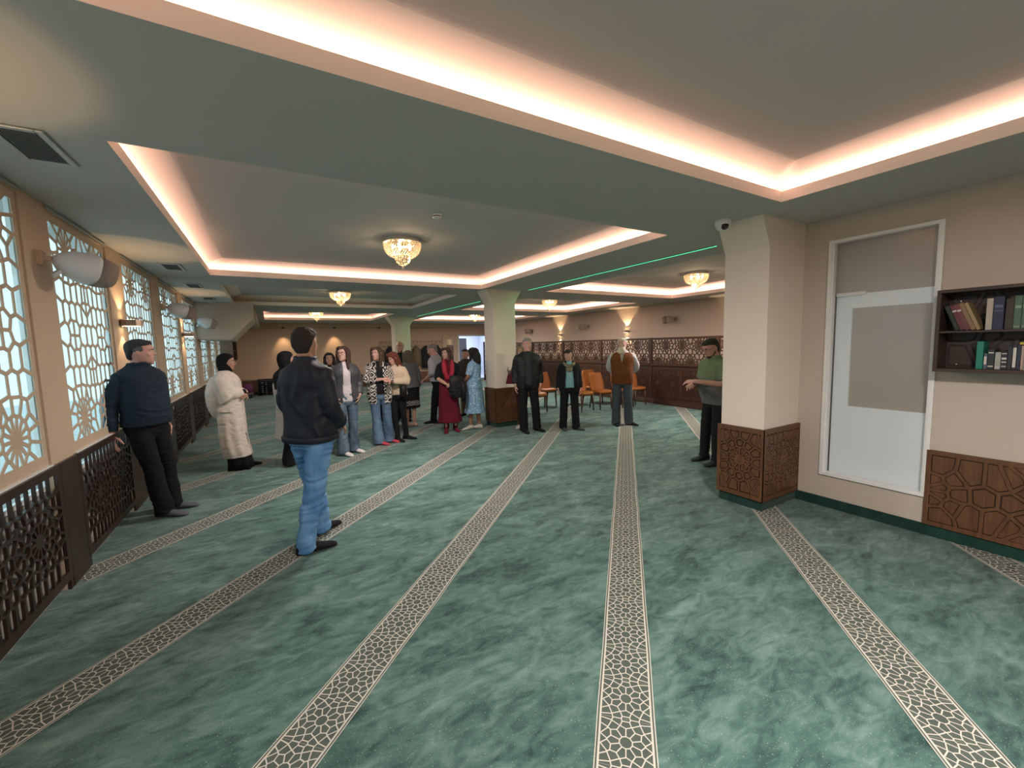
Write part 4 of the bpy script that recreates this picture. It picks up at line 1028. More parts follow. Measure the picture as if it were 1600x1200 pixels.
    b = Geo(); b.tube([(-.022*hs, .091*hs, .225*HH*hs), (0, .1035*hs, .232*HH*hs), (.022*hs, .091*hs, .225*HH*hs)], [.003, .0065, .003], 8); put('lips', b.xform(HM), M['lip'])
    # ---- hair
    if hair:
        kind, hc = hair[0], hair[1]; b = Geo(); HS = HH*hs
        def cap(rows, e=2.25): b.rings([(t*HS, 0, (f+k)/2*hs, w*hs, (f-k)/2*hs, (f-k)/2*hs) for t, w, f, k in rows], 20, e)
        if kind in ('short', 'quiff', 'bob', 'long', 'curly', 'fringe'):
            lift = .005 if kind == 'quiff' else 0
            cap([(.15, .046, -.060, -.088), (.24, .054, -.056, -.100), (.38, .0725, -.048, -.108), (.52, .0795, -.024, -.114), (.64, .0825, .022, -.117), (.74, .0845, .066, -.117), (.82, .083, .092+lift, -.113), (.92, .070, .080+lift, -.096), (.99, .048, .052, -.070), (1.035+lift, .022, .012, -.040)])
        if kind == 'fringe': b.ball((0, .078*hs, .78*HS), (.070, .026, .040), 14, 8)
        if kind in ('bob', 'long', 'curly'):
            L = hair[2]; w = .098 if kind != 'curly' else .125; bk = .118 if kind != 'curly' else .145; z1 = -L
            b.rings([(.78*HS, 0, -.03, .084, .085, .088), (.55*HS, 0, -.045, .094, .062, .080), (.2*HS, 0, -.05, w, .055, bk-.045), (.5*z1, 0, -.055, w+.004, .045, bk-.05), (z1+.03, 0, -.06, w, .04, bk-.055), (z1, 0, -.065, w*.8, .03, bk-.07)], 22, 2.2)
            for sx in (-1, 1):
                b.tube([(sx*.062, .060, .80*HS), (sx*.083, .035, .55*HS), (sx*.088, .028, .25*HS), (sx*.090, .03, -.02), (sx*.092, .045, max(z1, -.16)-.01)], [.020, .022, .024, .024, .014], 10)
            if kind == 'long': b.ball((.03, .055*hs, .86*HS), (.055, .042, .035), 12, 8)
        if kind == 'bald':
            cap([(.28, .050, -.066, -.096), (.40, .073, -.045, -.108), (.55, .0785, -.030, -.112), (.66, .078, -.030, -.112), (.72, .070, -.060, -.110)])
        if kind == 'hijab':
            b.rings([(-.19, 0, -.0, .150, .085, .100), (-.13, 0, -.0, .128, .085, .100), (-.06, 0, -.005, .100, .075, .095), (.0, 0, -.02, .088, .090, .088), (.15*HS, 0, -.03, .090, .098, .092), (.4*HS, 0, -.036, .094, .075, .096), (.6*HS, 0, -.034, .096, .078, .096), (.78*HS, 0, -.014, .095, .098, .110), (.90*HS, 0, -.010, .082, .088, .098), (1.0*HS, 0, -.010, .056, .060, .068), (1.06*HS, 0, -.010, .022, .03, .035)], 24, 2.2)
        hgm = fuse(b.xform(HM), .0078, 2, wr=.0065 if kind != 'curly' else .020, wscale=(60, 60, 14) if kind not in ('curly', 'hijab') else (26, 26, 26) if kind == 'curly' else (22, 22, 16), seed=seed)
        put('headscarf' if kind == 'hijab' else 'hair', hgm, hairm(hc) if kind != 'hijab' else cloth(hc, 'scarf_cloth'))
        if grey_side:
            b = Geo()
            for sx in (-1, 1): b.ball((sx*.071, -.015, .62*HS), (.014, .050, .036), 12, 8); b.ball((sx*.070, .0, .50*HS), (.009, .014, .03), 8, 6)
            put('greying_temples', fuse(b.xform(HM), .006, 1, wr=.001, seed=seed), hairm(grey_side))
    if beard:
        b = Geo(); kind, bc = beard; HS = HH*hs
        if kind == 'long':
            b.rings([(-.080, 0, .060, .040, .028, .022), (-.066, 0, .058, .062, .042, .036), (-.03, 0, .055, .076, .052, .045), (.0, 0, .045, .078, .062, .05), (.12*HS, 0, .02, .073, .084, .05), (.20*HS, 0, .02, .073, .083, .045), (.27*HS, 0, .01, .071, .062, .04), (.42*HS, 0, -.01, .0745, .050, .02)], 18, 2.2)
            b.tube([(-.04, .088, .25*HS), (0, .104, .315*HS), (.04, .088, .25*HS)], [.007, .010, .007], 8)
        else:
            b.rings([(-.03*HS, 0, .03, .034, .062, .03), (.05*HS, 0, .02, .051, .075, .03), (.13*HS, 0, .012, .0605, .0875, .03), (.19*HS, 0, -.0, .064, .066, .03), (.32*HS, 0, -.01, .0705, .030, .02)], 18, 2.25)
            b.tube([(-.03, .090, .24*HS), (0, .1035, .30*HS), (.03, .090, .24*HS)], [.004, .0055, .004], 8)
        put('beard', fuse(b.xform(HM), .0075, 1, wr=.004, wscale=(50, 50, 20), seed=seed), hairm(bc))
    if glasses:
        b = Geo()
        for sx in (-1, 1):
            b.tube([(sx*.034+.023*math.cos(a), .101-.004*abs(math.cos(a)), .5*HH*hs+.018*math.sin(a)) for a in [2*math.pi*k/14 for k in range(15)]], .0026, 5)
            b.tube([(sx*.057, .094, .51*HH*hs), (sx*.078, .0, .51*HH*hs)], .0022, 5)
        b.tube([(-.011, .103, .505*HH*hs), (.011, .103, .505*HH*hs)], .0024, 5)
        put('glasses', b.xform(HM), mat('glasses_frame', glasses, .4))
    # ---- clothes
    def torso_geo(z0, ease, z1=1.50, puff=0., n=24, flare=0., e=2.4):
        gg = Geo(); zs = [z0]+[z for z in (.8, .86, .92, 1.0, 1.08, 1.16, 1.24, 1.32, 1.38, 1.42, 1.45, 1.475, 1.50) if z0 < z <= z1]
        rr = []
        for z in zs:
            a, f, k = interp(tab, max(z, .8)); en = ease*(1 if z < 1.40 else max(.35, 1-(z-1.40)*6)); fl = flare*max(0, (1.1-z))
            pf = puff*math.sin(math.pi*min(1, max(0, (z-z0)/.35)))
            rr.append((z, off(z).x, off(z).y, a+en+fl+pf, f+en+fl+pf*.7, k+en+fl+pf*.8))
        gg.rings(rr, n, e); return gg
    def sleeves(gg, ease, t1, cuff=None):
        for j in J:
            p = arm_path(j, -.25, t1); n = len(p); tt = [-.25+(t1+.25)*i/(n-1) for i in range(n)]
            rad = []
            for t in tt:
                r0 = (.046 if t < -.05 else .054) if t < .2 else .056-.013*min(1, (t-.2)/.8) if t <= 1 else .043-.012*(t-1)
                rad.append(r0+ease*(1 if t < 1.75 else .8))
            if cuff: rad[-1] += cuff
            gg.tube(p, rad, 12)
    garments = {}
    def make_top(c):
        kind = c['kind']; z0 = c.get('hem', .88); ease = c.get('ease', .022)
        gg = torso_geo(z0, ease, c.get('neck', 1.50), c.get('puff', 0), flare=c.get('flare', 0))
        if c.get('sleeve', 1.9): sleeves(gg, c.get('sease', .012), c.get('sleeve', 1.9), c.get('cuff'))
        if c.get('collar'):
            k = c['collar']; rr = interp(tab, 1.5); o0 = off(1.5)
            gg.rings([(1.445, o0.x, o0.y, rr[0]*1.25+.02, rr[1]+.022, rr[2]+.03), (1.50, o0.x, o0.y+.002, rr[0]+.012, rr[1]+.020, rr[2]+.014), (1.50+k, o0.x, o0.y+.004, rr[0]+.010, rr[1]+.022, rr[2]+.012)], 18, 2.2)
        if c.get('skirt'):
            sk_ = c['skirt']; zb, wd, dp, fo = sk_; top_ = interp(tab, 1.0)
            def fold(z, a): return fo*min(1, max(0, (1.05-z)/.5))*(math.sin(9*a+seed)+.5*math.sin(5*a+2+seed))
            rr = []
            for i in range(9):
                u = i/8; z = zb+(1.08-zb)*u; f_ = 1-u
                ctr_ = Vector((0, 0, 0))*f_+off(max(.5, z)) if z > .5 else off(.5)*(z/.5)+Vector(((feet[0][0]+feet[1][0])/2, (feet[0][1]+feet[1][1])/2, 0))*(1-z/.5)
                rr.append((z, ctr_.x, ctr_.y, (top_[0]+ease)*u**.6*1+wd*(1-u**.6), (top_[1]+ease)*u**.6+dp*(1-u**.6), (top_[2]+ease)*u**.6+dp*(1-u**.6)))
            gg.rings(rr, 48, 2.2, fold=fold)
        if c.get('extra'): c['extra'](gg, J, off)
        cut = None
        if c.get('open'):
            w0, w1, vz = c['open']      # half-width at hem, at neck, lowest z of the opening
            def cut(fc):
                ax = np.array([off(z).x for z in fc[:, 2]]); ay = np.array([off(z).y for z in fc[:, 2]]); t = np.clip((fc[:, 2]-vz)/max(.01, 1.5-vz), 0, 1)
                return (fc[:, 1]-ay > .035) & (np.abs(fc[:, 0]-ax) < w0+(w1-w0)*t) & (fc[:, 2] > vz)
        m = fuse(gg, c.get('vox', vox), c.get('smooth', 3), c.get('wr', .007), c.get('ws', (13, 13, 20)), seed+len(garments), cut)
        garments[kind] = 1
        return put(kind, m, c['mat'])
    for c in (top or []): make_top(c)
    if bottom:
        c = bottom
        if c['kind'] in ('trousers', 'jeans', 'leggings'):
            gg = Geo(); a, f, k = interp(tab, .95); ea = c.get('ease', .012)
            gg.rings([(.79, off(.8).x, off(.8).y, .11*wide, .075, .085)]+[(z, off(z).x, off(z).y, interp(tab, z)[0]+ea*.8, interp(tab, z)[1]+ea*.8, interp(tab, z)[2]+ea*.8) for z in (.84, .90, .97, c.get('waist', 1.03))], 22, 2.4)
            th, kn, cf = c.get('w', (.094, .072, .070))
            for H, K, A, fa in legs:
                top_ = H+Vector((0, 0, -.02)); bot = Vector((A.x, A.y+.012, c.get('cuffz', .045)))
                gg.tube([top_+Vector((0, 0, .06)), top_, H.lerp(K, .5), K, K.lerp(A, .45), A.lerp(bot, .3)+Vector((0, 0, .05)), bot], [th*.8, th, (th*.55+kn*.45), kn, (kn+cf)/2, cf, cf*1.04], 14)
            m = fuse(gg, vox, 3, c.get('wr', .008), c.get('ws', (9, 9, 24)), seed+5); put(c['kind'], m, c['mat'])
        else:                                     # skirt
            zb, wd, dp, fo = c['shape']; gg = Geo(); tp = interp(tab, 1.0)
            def fold(z, a): return fo*min(1, max(0, (1.0-z)/.4))*(math.sin(8*a+seed)+.5*math.sin(13*a))
            fx = (feet[0][0]+feet[1][0])/2; fy = (feet[0][1]+feet[1][1])/2; rr = []
            for i in range(10):
                u = i/9; z = zb+(c.get('waist', 1.05)-zb)*u; o0 = off(z); mixx = max(0, 1-z/.9)
                rr.append((z, o0.x+fx*mixx, o0.y+fy*mixx, (tp[0]+.012)*u**.5+wd*(1-u**.5), (tp[1]+.014)*u**.5+dp*(1-u**.5), (tp[2]+.014)*u**.5+dp*(1-u**.5)))
            gg.rings(rr, 48, 2.3, fold=fold); put('skirt', gg if not c.get('wr') else fuse(gg, vox, 2, c['wr'], (10, 10, 5), seed+5), c['mat'])
    if shoes:
        for H, K, A, fa in legs:
            f = Geo(); foot_rings(f, 1.08, .004, shoes[1] if len(shoes) > 1 else 0); f.xform(Matrix.Translation((A.x, A.y, 0)) @ Matrix.Rotation(-R(fa), 4, 'Z'))
            f.xform(SCL); obj('sock' if (len(shoes) > 2) else 'shoe', f, shoes[0], root, True)
    q.root, q.J, q.off, q.HM, q.put, q.legs, q.feet = root, J, off, HM, put, legs, feet
    if extra: extra(q)
    return q
def foot_rings(g, k=1., lift=0., boot=0.):
    # lofted from heel to toe, sole flat on the floor
    rows = [(-.072, .018, .045), (-.066, .030, .070), (-.03, .036, .098), (.03, .038, .088), (.085, .044, .060), (.135, .047, .046), (.175, .042, .036), (.198, .026, .026), (.205, .010, .016)]
    v = []; n = 12
    for y, w, hh in rows:
        for j in range(n):
            a = 2*math.pi*j/n; z = hh*.5+hh*.5*math.sin(a)
            v.append((w*k*math.cos(a)*(1 if math.sin(a) < 0 else .55+.45*abs(math.cos(a))), y*k, max(.002, z*k if math.sin(a) > -.6 else .002)))
    f = [tuple(range(n-1, -1, -1)), tuple(range((len(rows)-1)*n, len(rows)*n))]
    for i in range(len(rows)-1):
        for j in range(n): j2 = (j+1) % n; f.append((i*n+j, i*n+n+j, i*n+n+j2, i*n+j2)[::-1])
    g.add(v, f)
    if boot: g.tube([(0, -.02, .05), (0, -.022, boot)], [.052, .056], 12)
CL_ = {}
def cloth(col, name='cloth', rough=.9, bump=.12, var=.10, vs=9, sheen=0., spec=.16):
    key = (col, name, rough)
    if key not in CL_: CL_[key] = mat(name, col, rough, bump=bump, bscale=260, var=var, vscale=vs, sheen=sheen, spec=spec)
    return CL_[key]

def pattern_mat(name, kind):
    m = bpy.data.materials.new(name); m.use_nodes = True; nt = m.node_tree; b = nt.nodes['Principled BSDF']; L = nt.links.new; N = nt.nodes.new
    tc = N('ShaderNodeTexCoord'); cr = N('ShaderNodeValToRGB'); e = cr.color_ramp.elements; cr.color_ramp.interpolation = 'LINEAR'
    if kind == 'stripe':
        mp = N('ShaderNodeMapping'); mp.inputs['Rotation'].default_value = (0, R(8), 0); L(tc.outputs['Object'], mp.inputs['Vector'])
        w = N('ShaderNodeTexWave'); w.bands_direction = 'Z'; w.inputs['Scale'].default_value = 17; w.inputs['Distortion'].default_value = 1.2; w.inputs['Detail Scale'].default_value = .4
        L(mp.outputs[0], w.inputs['Vector']); L(w.outputs['Fac'], cr.inputs['Fac'])
        e[0].position = .42; e[0].color = (.15, .145, .165, 1); e[1].position = .60; e[1].color = (.58, .56, .58, 1)
    elif kind == 'diamond':
        v = N('ShaderNodeTexVoronoi'); v.distance = 'MANHATTAN'; v.inputs['Scale'].default_value = 7.5; v.inputs['Randomness'].default_value = .35
        L(tc.outputs['Object'], v.inputs['Vector']); mu = N('ShaderNodeMath'); mu.operation = 'MULTIPLY'; mu.inputs[1].default_value = 2.6; fr = N('ShaderNodeMath'); fr.operation = 'FRACT'
        L(v.outputs['Distance'], mu.inputs[0]); L(mu.outputs[0], fr.inputs[0]); L(fr.outputs[0], cr.inputs['Fac'])
        cr.color_ramp.interpolation = 'CONSTANT'; e[0].color = (.55, .50, .46, 1); e[1].position = .5; e[1].color = (.012, .011, .012, 1)
    elif kind == 'floral':
        v = N('ShaderNodeTexVoronoi'); v.inputs['Scale'].default_value = 24; L(tc.outputs['Object'], v.inputs['Vector']); L(v.outputs['Distance'], cr.inputs['Fac'])
        e[0].position = .22; e[0].color = (.62, .68, .74, 1); e[1].position = .36; e[1].color = (.20, .34, .52, 1)
    elif kind == 'scarf':
        n = N('ShaderNodeTexNoise'); n.inputs['Scale'].default_value = 28; n.inputs['Detail'].default_value = 3; L(tc.outputs['Object'], n.inputs['Vector']); L(n.outputs['Fac'], cr.inputs['Fac'])
        e[0].position = .4; e[0].color = (.07, .055, .035, 1); e[1].position = .62; e[1].color = (.34, .28, .19, 1)
    elif kind == 'twotone':
        sx = N('ShaderNodeSeparateXYZ'); L(tc.outputs['Object'], sx.inputs[0]); mr = N('ShaderNodeMapRange'); mr.inputs[1].default_value = 1.12; mr.inputs[2].default_value = 1.20
        L(sx.outputs['Z'], mr.inputs[0]); L(mr.outputs[0], cr.inputs['Fac']); e[0].color = (.16, .155, .155, 1); e[1].color = (.17, .21, .115, 1)
    elif kind == 'hemband':
        sx = N('ShaderNodeSeparateXYZ'); L(tc.outputs['Object'], sx.inputs[0])
        mp = N('ShaderNodeMapping'); mp.inputs['Scale'].default_value = (60, 60, 34); L(tc.outputs['Object'], mp.inputs['Vector']); ck = N('ShaderNodeTexChecker'); ck.inputs['Scale'].default_value = 1.0; ck.inputs['Color1'].default_value = (.35, .34, .33, 1); ck.inputs['Color2'].default_value = (.012, .012, .014, 1)
        L(mp.outputs[0], ck.inputs['Vector']); c = N('ShaderNodeMath'); c.operation = 'COMPARE'; c.inputs[1].default_value = .50; c.inputs[2].default_value = .05; L(sx.outputs['Z'], c.inputs[0])
        mx = N('ShaderNodeMix'); mx.data_type = 'RGBA'; mx.inputs[6].default_value = (.012, .012, .014, 1); L(c.outputs[0], mx.inputs[0]); L(ck.outputs['Color'], mx.inputs[7]); L(mx.outputs[2], b.inputs['Base Color'])
    if kind != 'hemband': L(cr.outputs['Color'], b.inputs['Base Color'])
    b.inputs['Roughness'].default_value = .9; b.inputs['Specular IOR Level'].default_value = .2
    return m
def denim(name, c0, c1):
    m = bpy.data.materials.new(name); m.use_nodes = True; nt = m.node_tree; b = nt.nodes['Principled BSDF']; L = nt.links.new; N = nt.nodes.new
    tc = N('ShaderNodeTexCoord'); mp = N('ShaderNodeMapping'); mp.inputs['Scale'].default_value = (1, 1, .55); n = N('ShaderNodeTexNoise'); n.inputs['Scale'].default_value = 7; n.inputs['Detail'].default_value = 5; n.inputs['Distortion'].default_value = .5
    cr = N('ShaderNodeValToRGB'); cr.color_ramp.elements[0].position = .35; cr.color_ramp.elements[1].position = .68; cr.color_ramp.elements[0].color = (*c0, 1); cr.color_ramp.elements[1].color = (*c1, 1)
    L(tc.outputs['Object'], mp.inputs['Vector']); L(mp.outputs[0], n.inputs['Vector']); L(n.outputs['Fac'], cr.inputs['Fac']); L(cr.outputs['Color'], b.inputs['Base Color'])
    n2 = N('ShaderNodeTexNoise'); n2.inputs['Scale'].default_value = 300; L(tc.outputs['Object'], n2.inputs['Vector']); bp = N('ShaderNodeBump'); bp.inputs['Strength'].default_value = .2; bp.inputs['Distance'].default_value = .004; L(n2.outputs['Fac'], bp.inputs['Height']); L(bp.outputs['Normal'], b.inputs['Normal'])
    b.inputs['Roughness'].default_value = .85; b.inputs['Specular IOR Level'].default_value = .2
    return m
def fw(pos, face, h, pts):                # world ankle points and toe azimuths -> local template feet
    s = h/1.75; F = R(face); out = []
    for X, Y, az in pts:
        dx, dy = X-pos[0], Y-pos[1]
        out.append(((dx*math.cos(F)-dy*math.sin(F))/s, (dx*math.sin(F)+dy*math.cos(F))/s+.02, az-face))
    return out
BLK = cloth((.012, .012, .014), 'black_cloth'); BLKT = cloth((.010, .010, .012), 'black_trouser_cloth')
NAVYJ = cloth((.012, .014, .025), 'midnight_jacket', .6, spec=.35); NAVYS = cloth((.017, .028, .042), 'navy_knit')
CREAM = cloth((.74, .65, .59), 'cream_quilted', bump=.5); GREYJ = cloth((.045, .046, .052), 'charcoal_leather', .5, spec=.4)
def lean_h(dx, dy): return (0, 0, dx, dy)

# 1 man in the midnight jacket, seen from behind
def jacket_back(q):
    b = Geo(); o = q.off(1.5)
    k = q.off(.89); b.rings([(.862, k.x, k.y, .205, .162, .165), (.868, k.x, k.y, .214, .170, .173), (.905, k.x, k.y, .218, .172, .176), (.912, k.x, k.y, .206, .16, .165)], 28, 2.4); q.put('hem_band', b, NAVYJ)
p1 = (.255, 3.80)
person('man in midnight blue jacket and light blue jeans seen from behind', p1, 47, 1.83, 'm', (-20, 0), ('short', (.020, .012, .008)), 'tan', (((.228, -.03, 1.13), (.17, .15, .97), (-.7, .5, -.4)), ((-.225, .0, 1.13), (-.13, .18, .96), (.6, .5, -.5))),
       fw(p1, 47, 1.83, [(.16, 3.66, 84), (.30, 4.0, 50)]), (0, .0, .01, -.01), 0.97, .03,
       [dict(kind='jacket', hem=.865, ease=.034, sease=.020, mat=NAVYJ, collar=.030, wr=.017, ws=(9, 9, 4), puff=.012, vox=.009, smooth=4, sleeve=1.92)],
       dict(kind='jeans', mat=denim('light_blue_denim', (.075, .20, .43), (.19, .37, .62)), w=(.100, .078, .070), wr=.018, ws=(6, 6, 24), cuffz=.03, ease=.016),
       (BLK,), vox=.009, extra=jacket_back, seed=1)
# 2 man leaning on the sill
p2 = (-1.085, 5.43)
person('man in navy long-sleeved polo and black trousers leaning back on the window sill', p2, 128, 1.79, 'm', (-44, 0), ('quiff', (.030, .028, .030)), 'pink', (((.255, -.08, 1.13), (.275, -.06, .87), (.1, .1, -1)), ((-.25, -.09, 1.14), (-.26, -.06, .90), (-.1, .1, -1))),
       fw(p2, 128, 1.79, [(-1.03, 5.32, 116), (-.99, 5.52, 100)]), (0, -.04, .0, -.06), 1.06, .04,
       [dict(kind='sweater', hem=.92, ease=.028, sease=.018, mat=NAVYS, collar=.032, wr=.012, vox=.0095)],
       dict(kind='trousers', mat=BLKT, w=(.096, .074, .074), wr=.009, cuffz=.035), (cloth((.10, .10, .115), 'grey_sock'), 0, 1), beard=None, grey_side=(.09, .09, .094), seed=2)
# 3 woman in the long white coat
def coat_back(gg, J, off): gg.ball((.0, -.12, 1.10), (.23, .17, .34), 18, 14); [gg.tube([J[k][0]+Vector((0, -.03, .0)), J[k][1]+Vector((0, -.05, -.04)), J[k][1].lerp(J[k][2], .7)], [.10, .125, .075], 12) for k in (0, 1)]
p3 = (-.52, 6.93)
person('woman in long cream quilted coat and black headscarf with arms crossed', p3, 97, 1.63, 'f', (-2, -4), ('hijab', (.010, .010, .011)), 'tan', ('cross', 'cross2'),
       fw(p3, 97, 1.63, [(-.53, 6.84, 100), (-.40, 7.02, 88)]), (0, 0, 0, -.02), 1.05, .02,
       [dict(kind='undershirt', hem=.9, ease=.012, sease=.004, mat=BLK, neck=1.52, sleeve=2.02, wr=.003), dict(kind='coat', hem=.9, ease=.055, sease=.040, mat=CREAM, sleeve=1.62, wr=.010, ws=(12, 12, 26), skirt=(.20, .20, .19, .045), extra=coat_back, vox=.0115)],
       dict(kind='skirt', mat=BLK, shape=(.02, .175, .175, .04)), (BLK,), seed=3)
# 4 woman in the black headscarf behind the jacketed man
p4 = (.20, 6.66)
person('woman in black headscarf and white tunic, mostly hidden behind the jacketed man', p4, 60, 1.64, 'f', (0, 0), ('hijab', (.010, .010, .011)), 'tan', ('down', 'down'), fw(p4, 60, 1.64, [(.14, 6.62, 70), (.26, 6.80, 70)]), (0, 0, -.02, 0), 1.05, .0,
       [dict(kind='tunic', hem=.9, ease=.03, sease=.032, mat=cloth((.55, .53, .52), 'white_tunic_cloth'), sleeve=1.85, skirt=(.42, .27, .19, .05), wr=.008), dict(kind='shawl', hem=1.18, ease=.05, sease=.035, sleeve=.55, mat=BLK, wr=.006)],
       dict(kind='trousers', mat=BLKT, w=(.10, .09, .095), cuffz=.03), (cloth((.22, .20, .20), 'grey_sock2'), 0, 1), seed=4)
# 5 half hidden dark-haired person
person('dark-haired person in black peeking out behind the woman with red glasses', (.92, 8.05), 185, 1.60, 'f', (0, 0), ('bob', (.012, .010, .010), .02), 'tan', ('down', 'down'), None, (0, 0, 0, 0), 1., 0, [dict(kind='shirt', hem=.86, ease=.022, mat=BLK, sleeve=1.9)], dict(kind='trousers', mat=BLKT), (BLK,), seed=5, vox=.012)
# 6 woman with red glasses
p6 = (1.0, 6.90)
person('woman with red glasses, grey jacket and blue jeans, hands in pockets', p6, 176, 1.70, 'f', (38, 2), ('long', (.045, .020, .012), .19), 'fair', ('pocket', 'pocket'), fw(p6, 176, 1.70, [(.90, 6.82, 150), (1.08, 6.95, 145)]), (0, 0, 0, 0), 1.04, .0,
       [dict(kind='blouse', hem=.86, ease=.014, sleeve=0, mat=cloth((.50, .44, .46), 'pale_lilac_blouse'), wr=.006), dict(kind='jacket', hem=.86, ease=.034, sease=.020, mat=GREYJ, open=(.085, .045, .70), collar=.01, wr=.008)],
       dict(kind='jeans', mat=denim('mid_blue_denim', (.055, .085, .125), (.12, .17, .23)), w=(.090, .074, .092), cuffz=.02, wr=.008), (cloth((.58, .54, .52), 'white_sock'), 0, 1), glasses=(.30, .03, .03), seed=6)
# 7 woman in the patterned cardigan
p7 = (1.60, 7.28)
person('woman in black and white diamond-patterned cardigan and jeans', p7, 186, 1.68, 'f', (40, 0), ('long', (.060, .032, .018), .13), 'pink', ('cross', 'bend'), fw(p7, 186, 1.68, [(1.53, 7.22, 140), (1.72, 7.30, 135)]), (0, 0, 0, 0), 1.08, .03,
       [dict(kind='black_top', hem=.90, ease=.014, sleeve=0, mat=BLK), dict(kind='cardigan', hem=.74, ease=.036, sease=.022, sleeve=1.7, mat=pattern_mat('diamond_knit', 'diamond'), open=(.075, .05, .5), wr=.006)],
       dict(kind='jeans', mat=denim('faded_blue_denim', (.06, .10, .17), (.13, .20, .29)), w=(.092, .078, .098), cuffz=.02), (cloth((.45, .06, .09), 'pink_sandal'),), seed=7)
# 8 woman with the red hair
def cross_bag(q):
    b = Geo(); b.bbox(-.02, .10, -.15, .15, -.13, .12, .03); b.xform(Matrix.Translation(q.off(1.0)+Vector((-.19, .03, .99))) @ Matrix.Rotation(.3, 4, 'Z')); q.put('hip_bag', b, cloth((.014, .012, .012), 'black_leather', .45))
    b = Geo(); b.tube([Vector((.10, -.10, 1.45)), Vector((.08, .06, 1.47)), Vector((.0, .155, 1.30)), Vector((-.13, .14, 1.12)), Vector((-.18, .05, 1.06))], .012, 8); q.put('bag_strap', b, cloth((.014, .012, .012), 'black_leather', .45))
p8 = (1.93, 7.38)
person('woman with red hair and cream sweater looking down, black bag across her hip', p8, 218, 1.60, 'f', (18, -26), ('long', (.13, .028, .014), .12), 'pink', (((.24, .02, 1.15), (.06, .30, 1.20), (-.5, .7, .3)), ((-.24, .0, 1.14), (-.02, .30, 1.19), (.5, .7, .2))), fw(p8, 218, 1.60, [(1.88, 7.30, 165), (2.05, 7.36, 130)]), (0, 0, 0, .04), 1.0, .0,
       [dict(kind='sweater', hem=.90, ease=.022, sease=.022, sleeve=1.85, mat=cloth((.56, .44, .33), 'cream_knit', bump=.4), wr=.008)],
       dict(kind='leggings', mat=BLKT, w=(.086, .060, .050)), (BLK,), extra=cross_bag, seed=8)
# 9 dark-haired person at the back
person('dark-haired person in black seen behind the diamond cardigan and the red hair', (2.06, 9.06), 20, 1.62, 'f', (0, 0), ('bob', (.014, .011, .010), .04), 'tan', ('down', 'down'), None, (0, 0, 0, 0), 1., 0, [dict(kind='shirt', hem=.86, ease=.02, mat=BLK)], dict(kind='trousers', mat=BLKT), (BLK,), seed=9, vox=.012)
# 10 bearded balding man
person('balding man with dark beard and dark green shirt facing the camera at the back', (2.54, 9.30), 200, 1.79, 'm', (0, 0), ('bald', (.03, .02, .015)), 'tan', ('front', 'front'), None, (0, 0, 0, 0), 1.05, .02, [dict(kind='shirt', hem=.86, ease=.02, mat=cloth((.014, .022, .015), 'bottle_green_shirt'), collar=.01)], dict(kind='trousers', mat=BLKT), (BLK,), beard=('short', (.035, .022, .016)), seed=10, vox=.012)
# 11 woman in the grey cardigan seen from behind
p11 = (2.52, 8.52)
person('woman in grey cardigan and black skirt with patterned hem, seen from behind', p11, 350, 1.60, 'f', (-8, -4), ('bob', (.10, .070, .045), .10), 'fair', ('down', ((-.25, .0, 1.14), (-.27, .08, .88), (0, .1, -1))), fw(p11, 350, 1.60, [(2.55, 8.50, 310), (2.44, 8.62, 305)]), (0, 0, -.02, .02), 1.04, .02,
       [dict(kind='cardigan', hem=.90, ease=.028, sease=.018, mat=cloth((.115, .115, .118), 'grey_knit', bump=.4), wr=.008, sleeve=1.9)], dict(kind='skirt', mat=pattern_mat('patterned_hem', 'hemband'), shape=(.43, .21, .18, .03)), None, seed=11)
t = thing('handbag', 'red handbag held low by the woman in the grey cardigan', 'bag', (2.26, 8.50, .50), -R(350))
g = Geo(); g.bbox(-.13, .13, -.05, .05, 0, .22, .02); obj('bag_body', g, cloth((.30, .012, .03), 'red_leather', .4), t)
g = Geo(); g.tube([(-.08, 0, .21), (-.07, 0, .33), (0, 0, .38), (.07, 0, .33), (.08, 0, .21)], .008, 8); obj('handle', g, cloth((.30, .012, .03), 'red_leather', .4), t)
g = Geo(); g.ball((.02, -.055, .18), .014, 10, 7); obj('clasp', g, M['plastic'], t)
# 12 man in the striped shirt
p12 = (3.10, 8.44)
person('older grey-haired man in fine striped shirt and black trousers looking down', p12, 312, 1.72, 'm', (-22, -22), ('short', (.24, .20, .17)), 'pink', (((.27, .0, 1.14), (.24, .14, .98), (-.3, .7, -.5)), ((-.27, .0, 1.14), (-.2, .2, 1.0), (.3, .8, -.3))), fw(p12, 312, 1.72, [(3.17, 8.42, 300), (3.0, 8.55, 290)]), (0, 0, 0, .05), 1.08, .05,
       [dict(kind='shirt', hem=.94, ease=.030, sease=.026, sleeve=1.25, mat=pattern_mat('fine_stripe', 'stripe'), collar=.012, wr=.008)], dict(kind='trousers', mat=BLKT), (BLK,), seed=12)
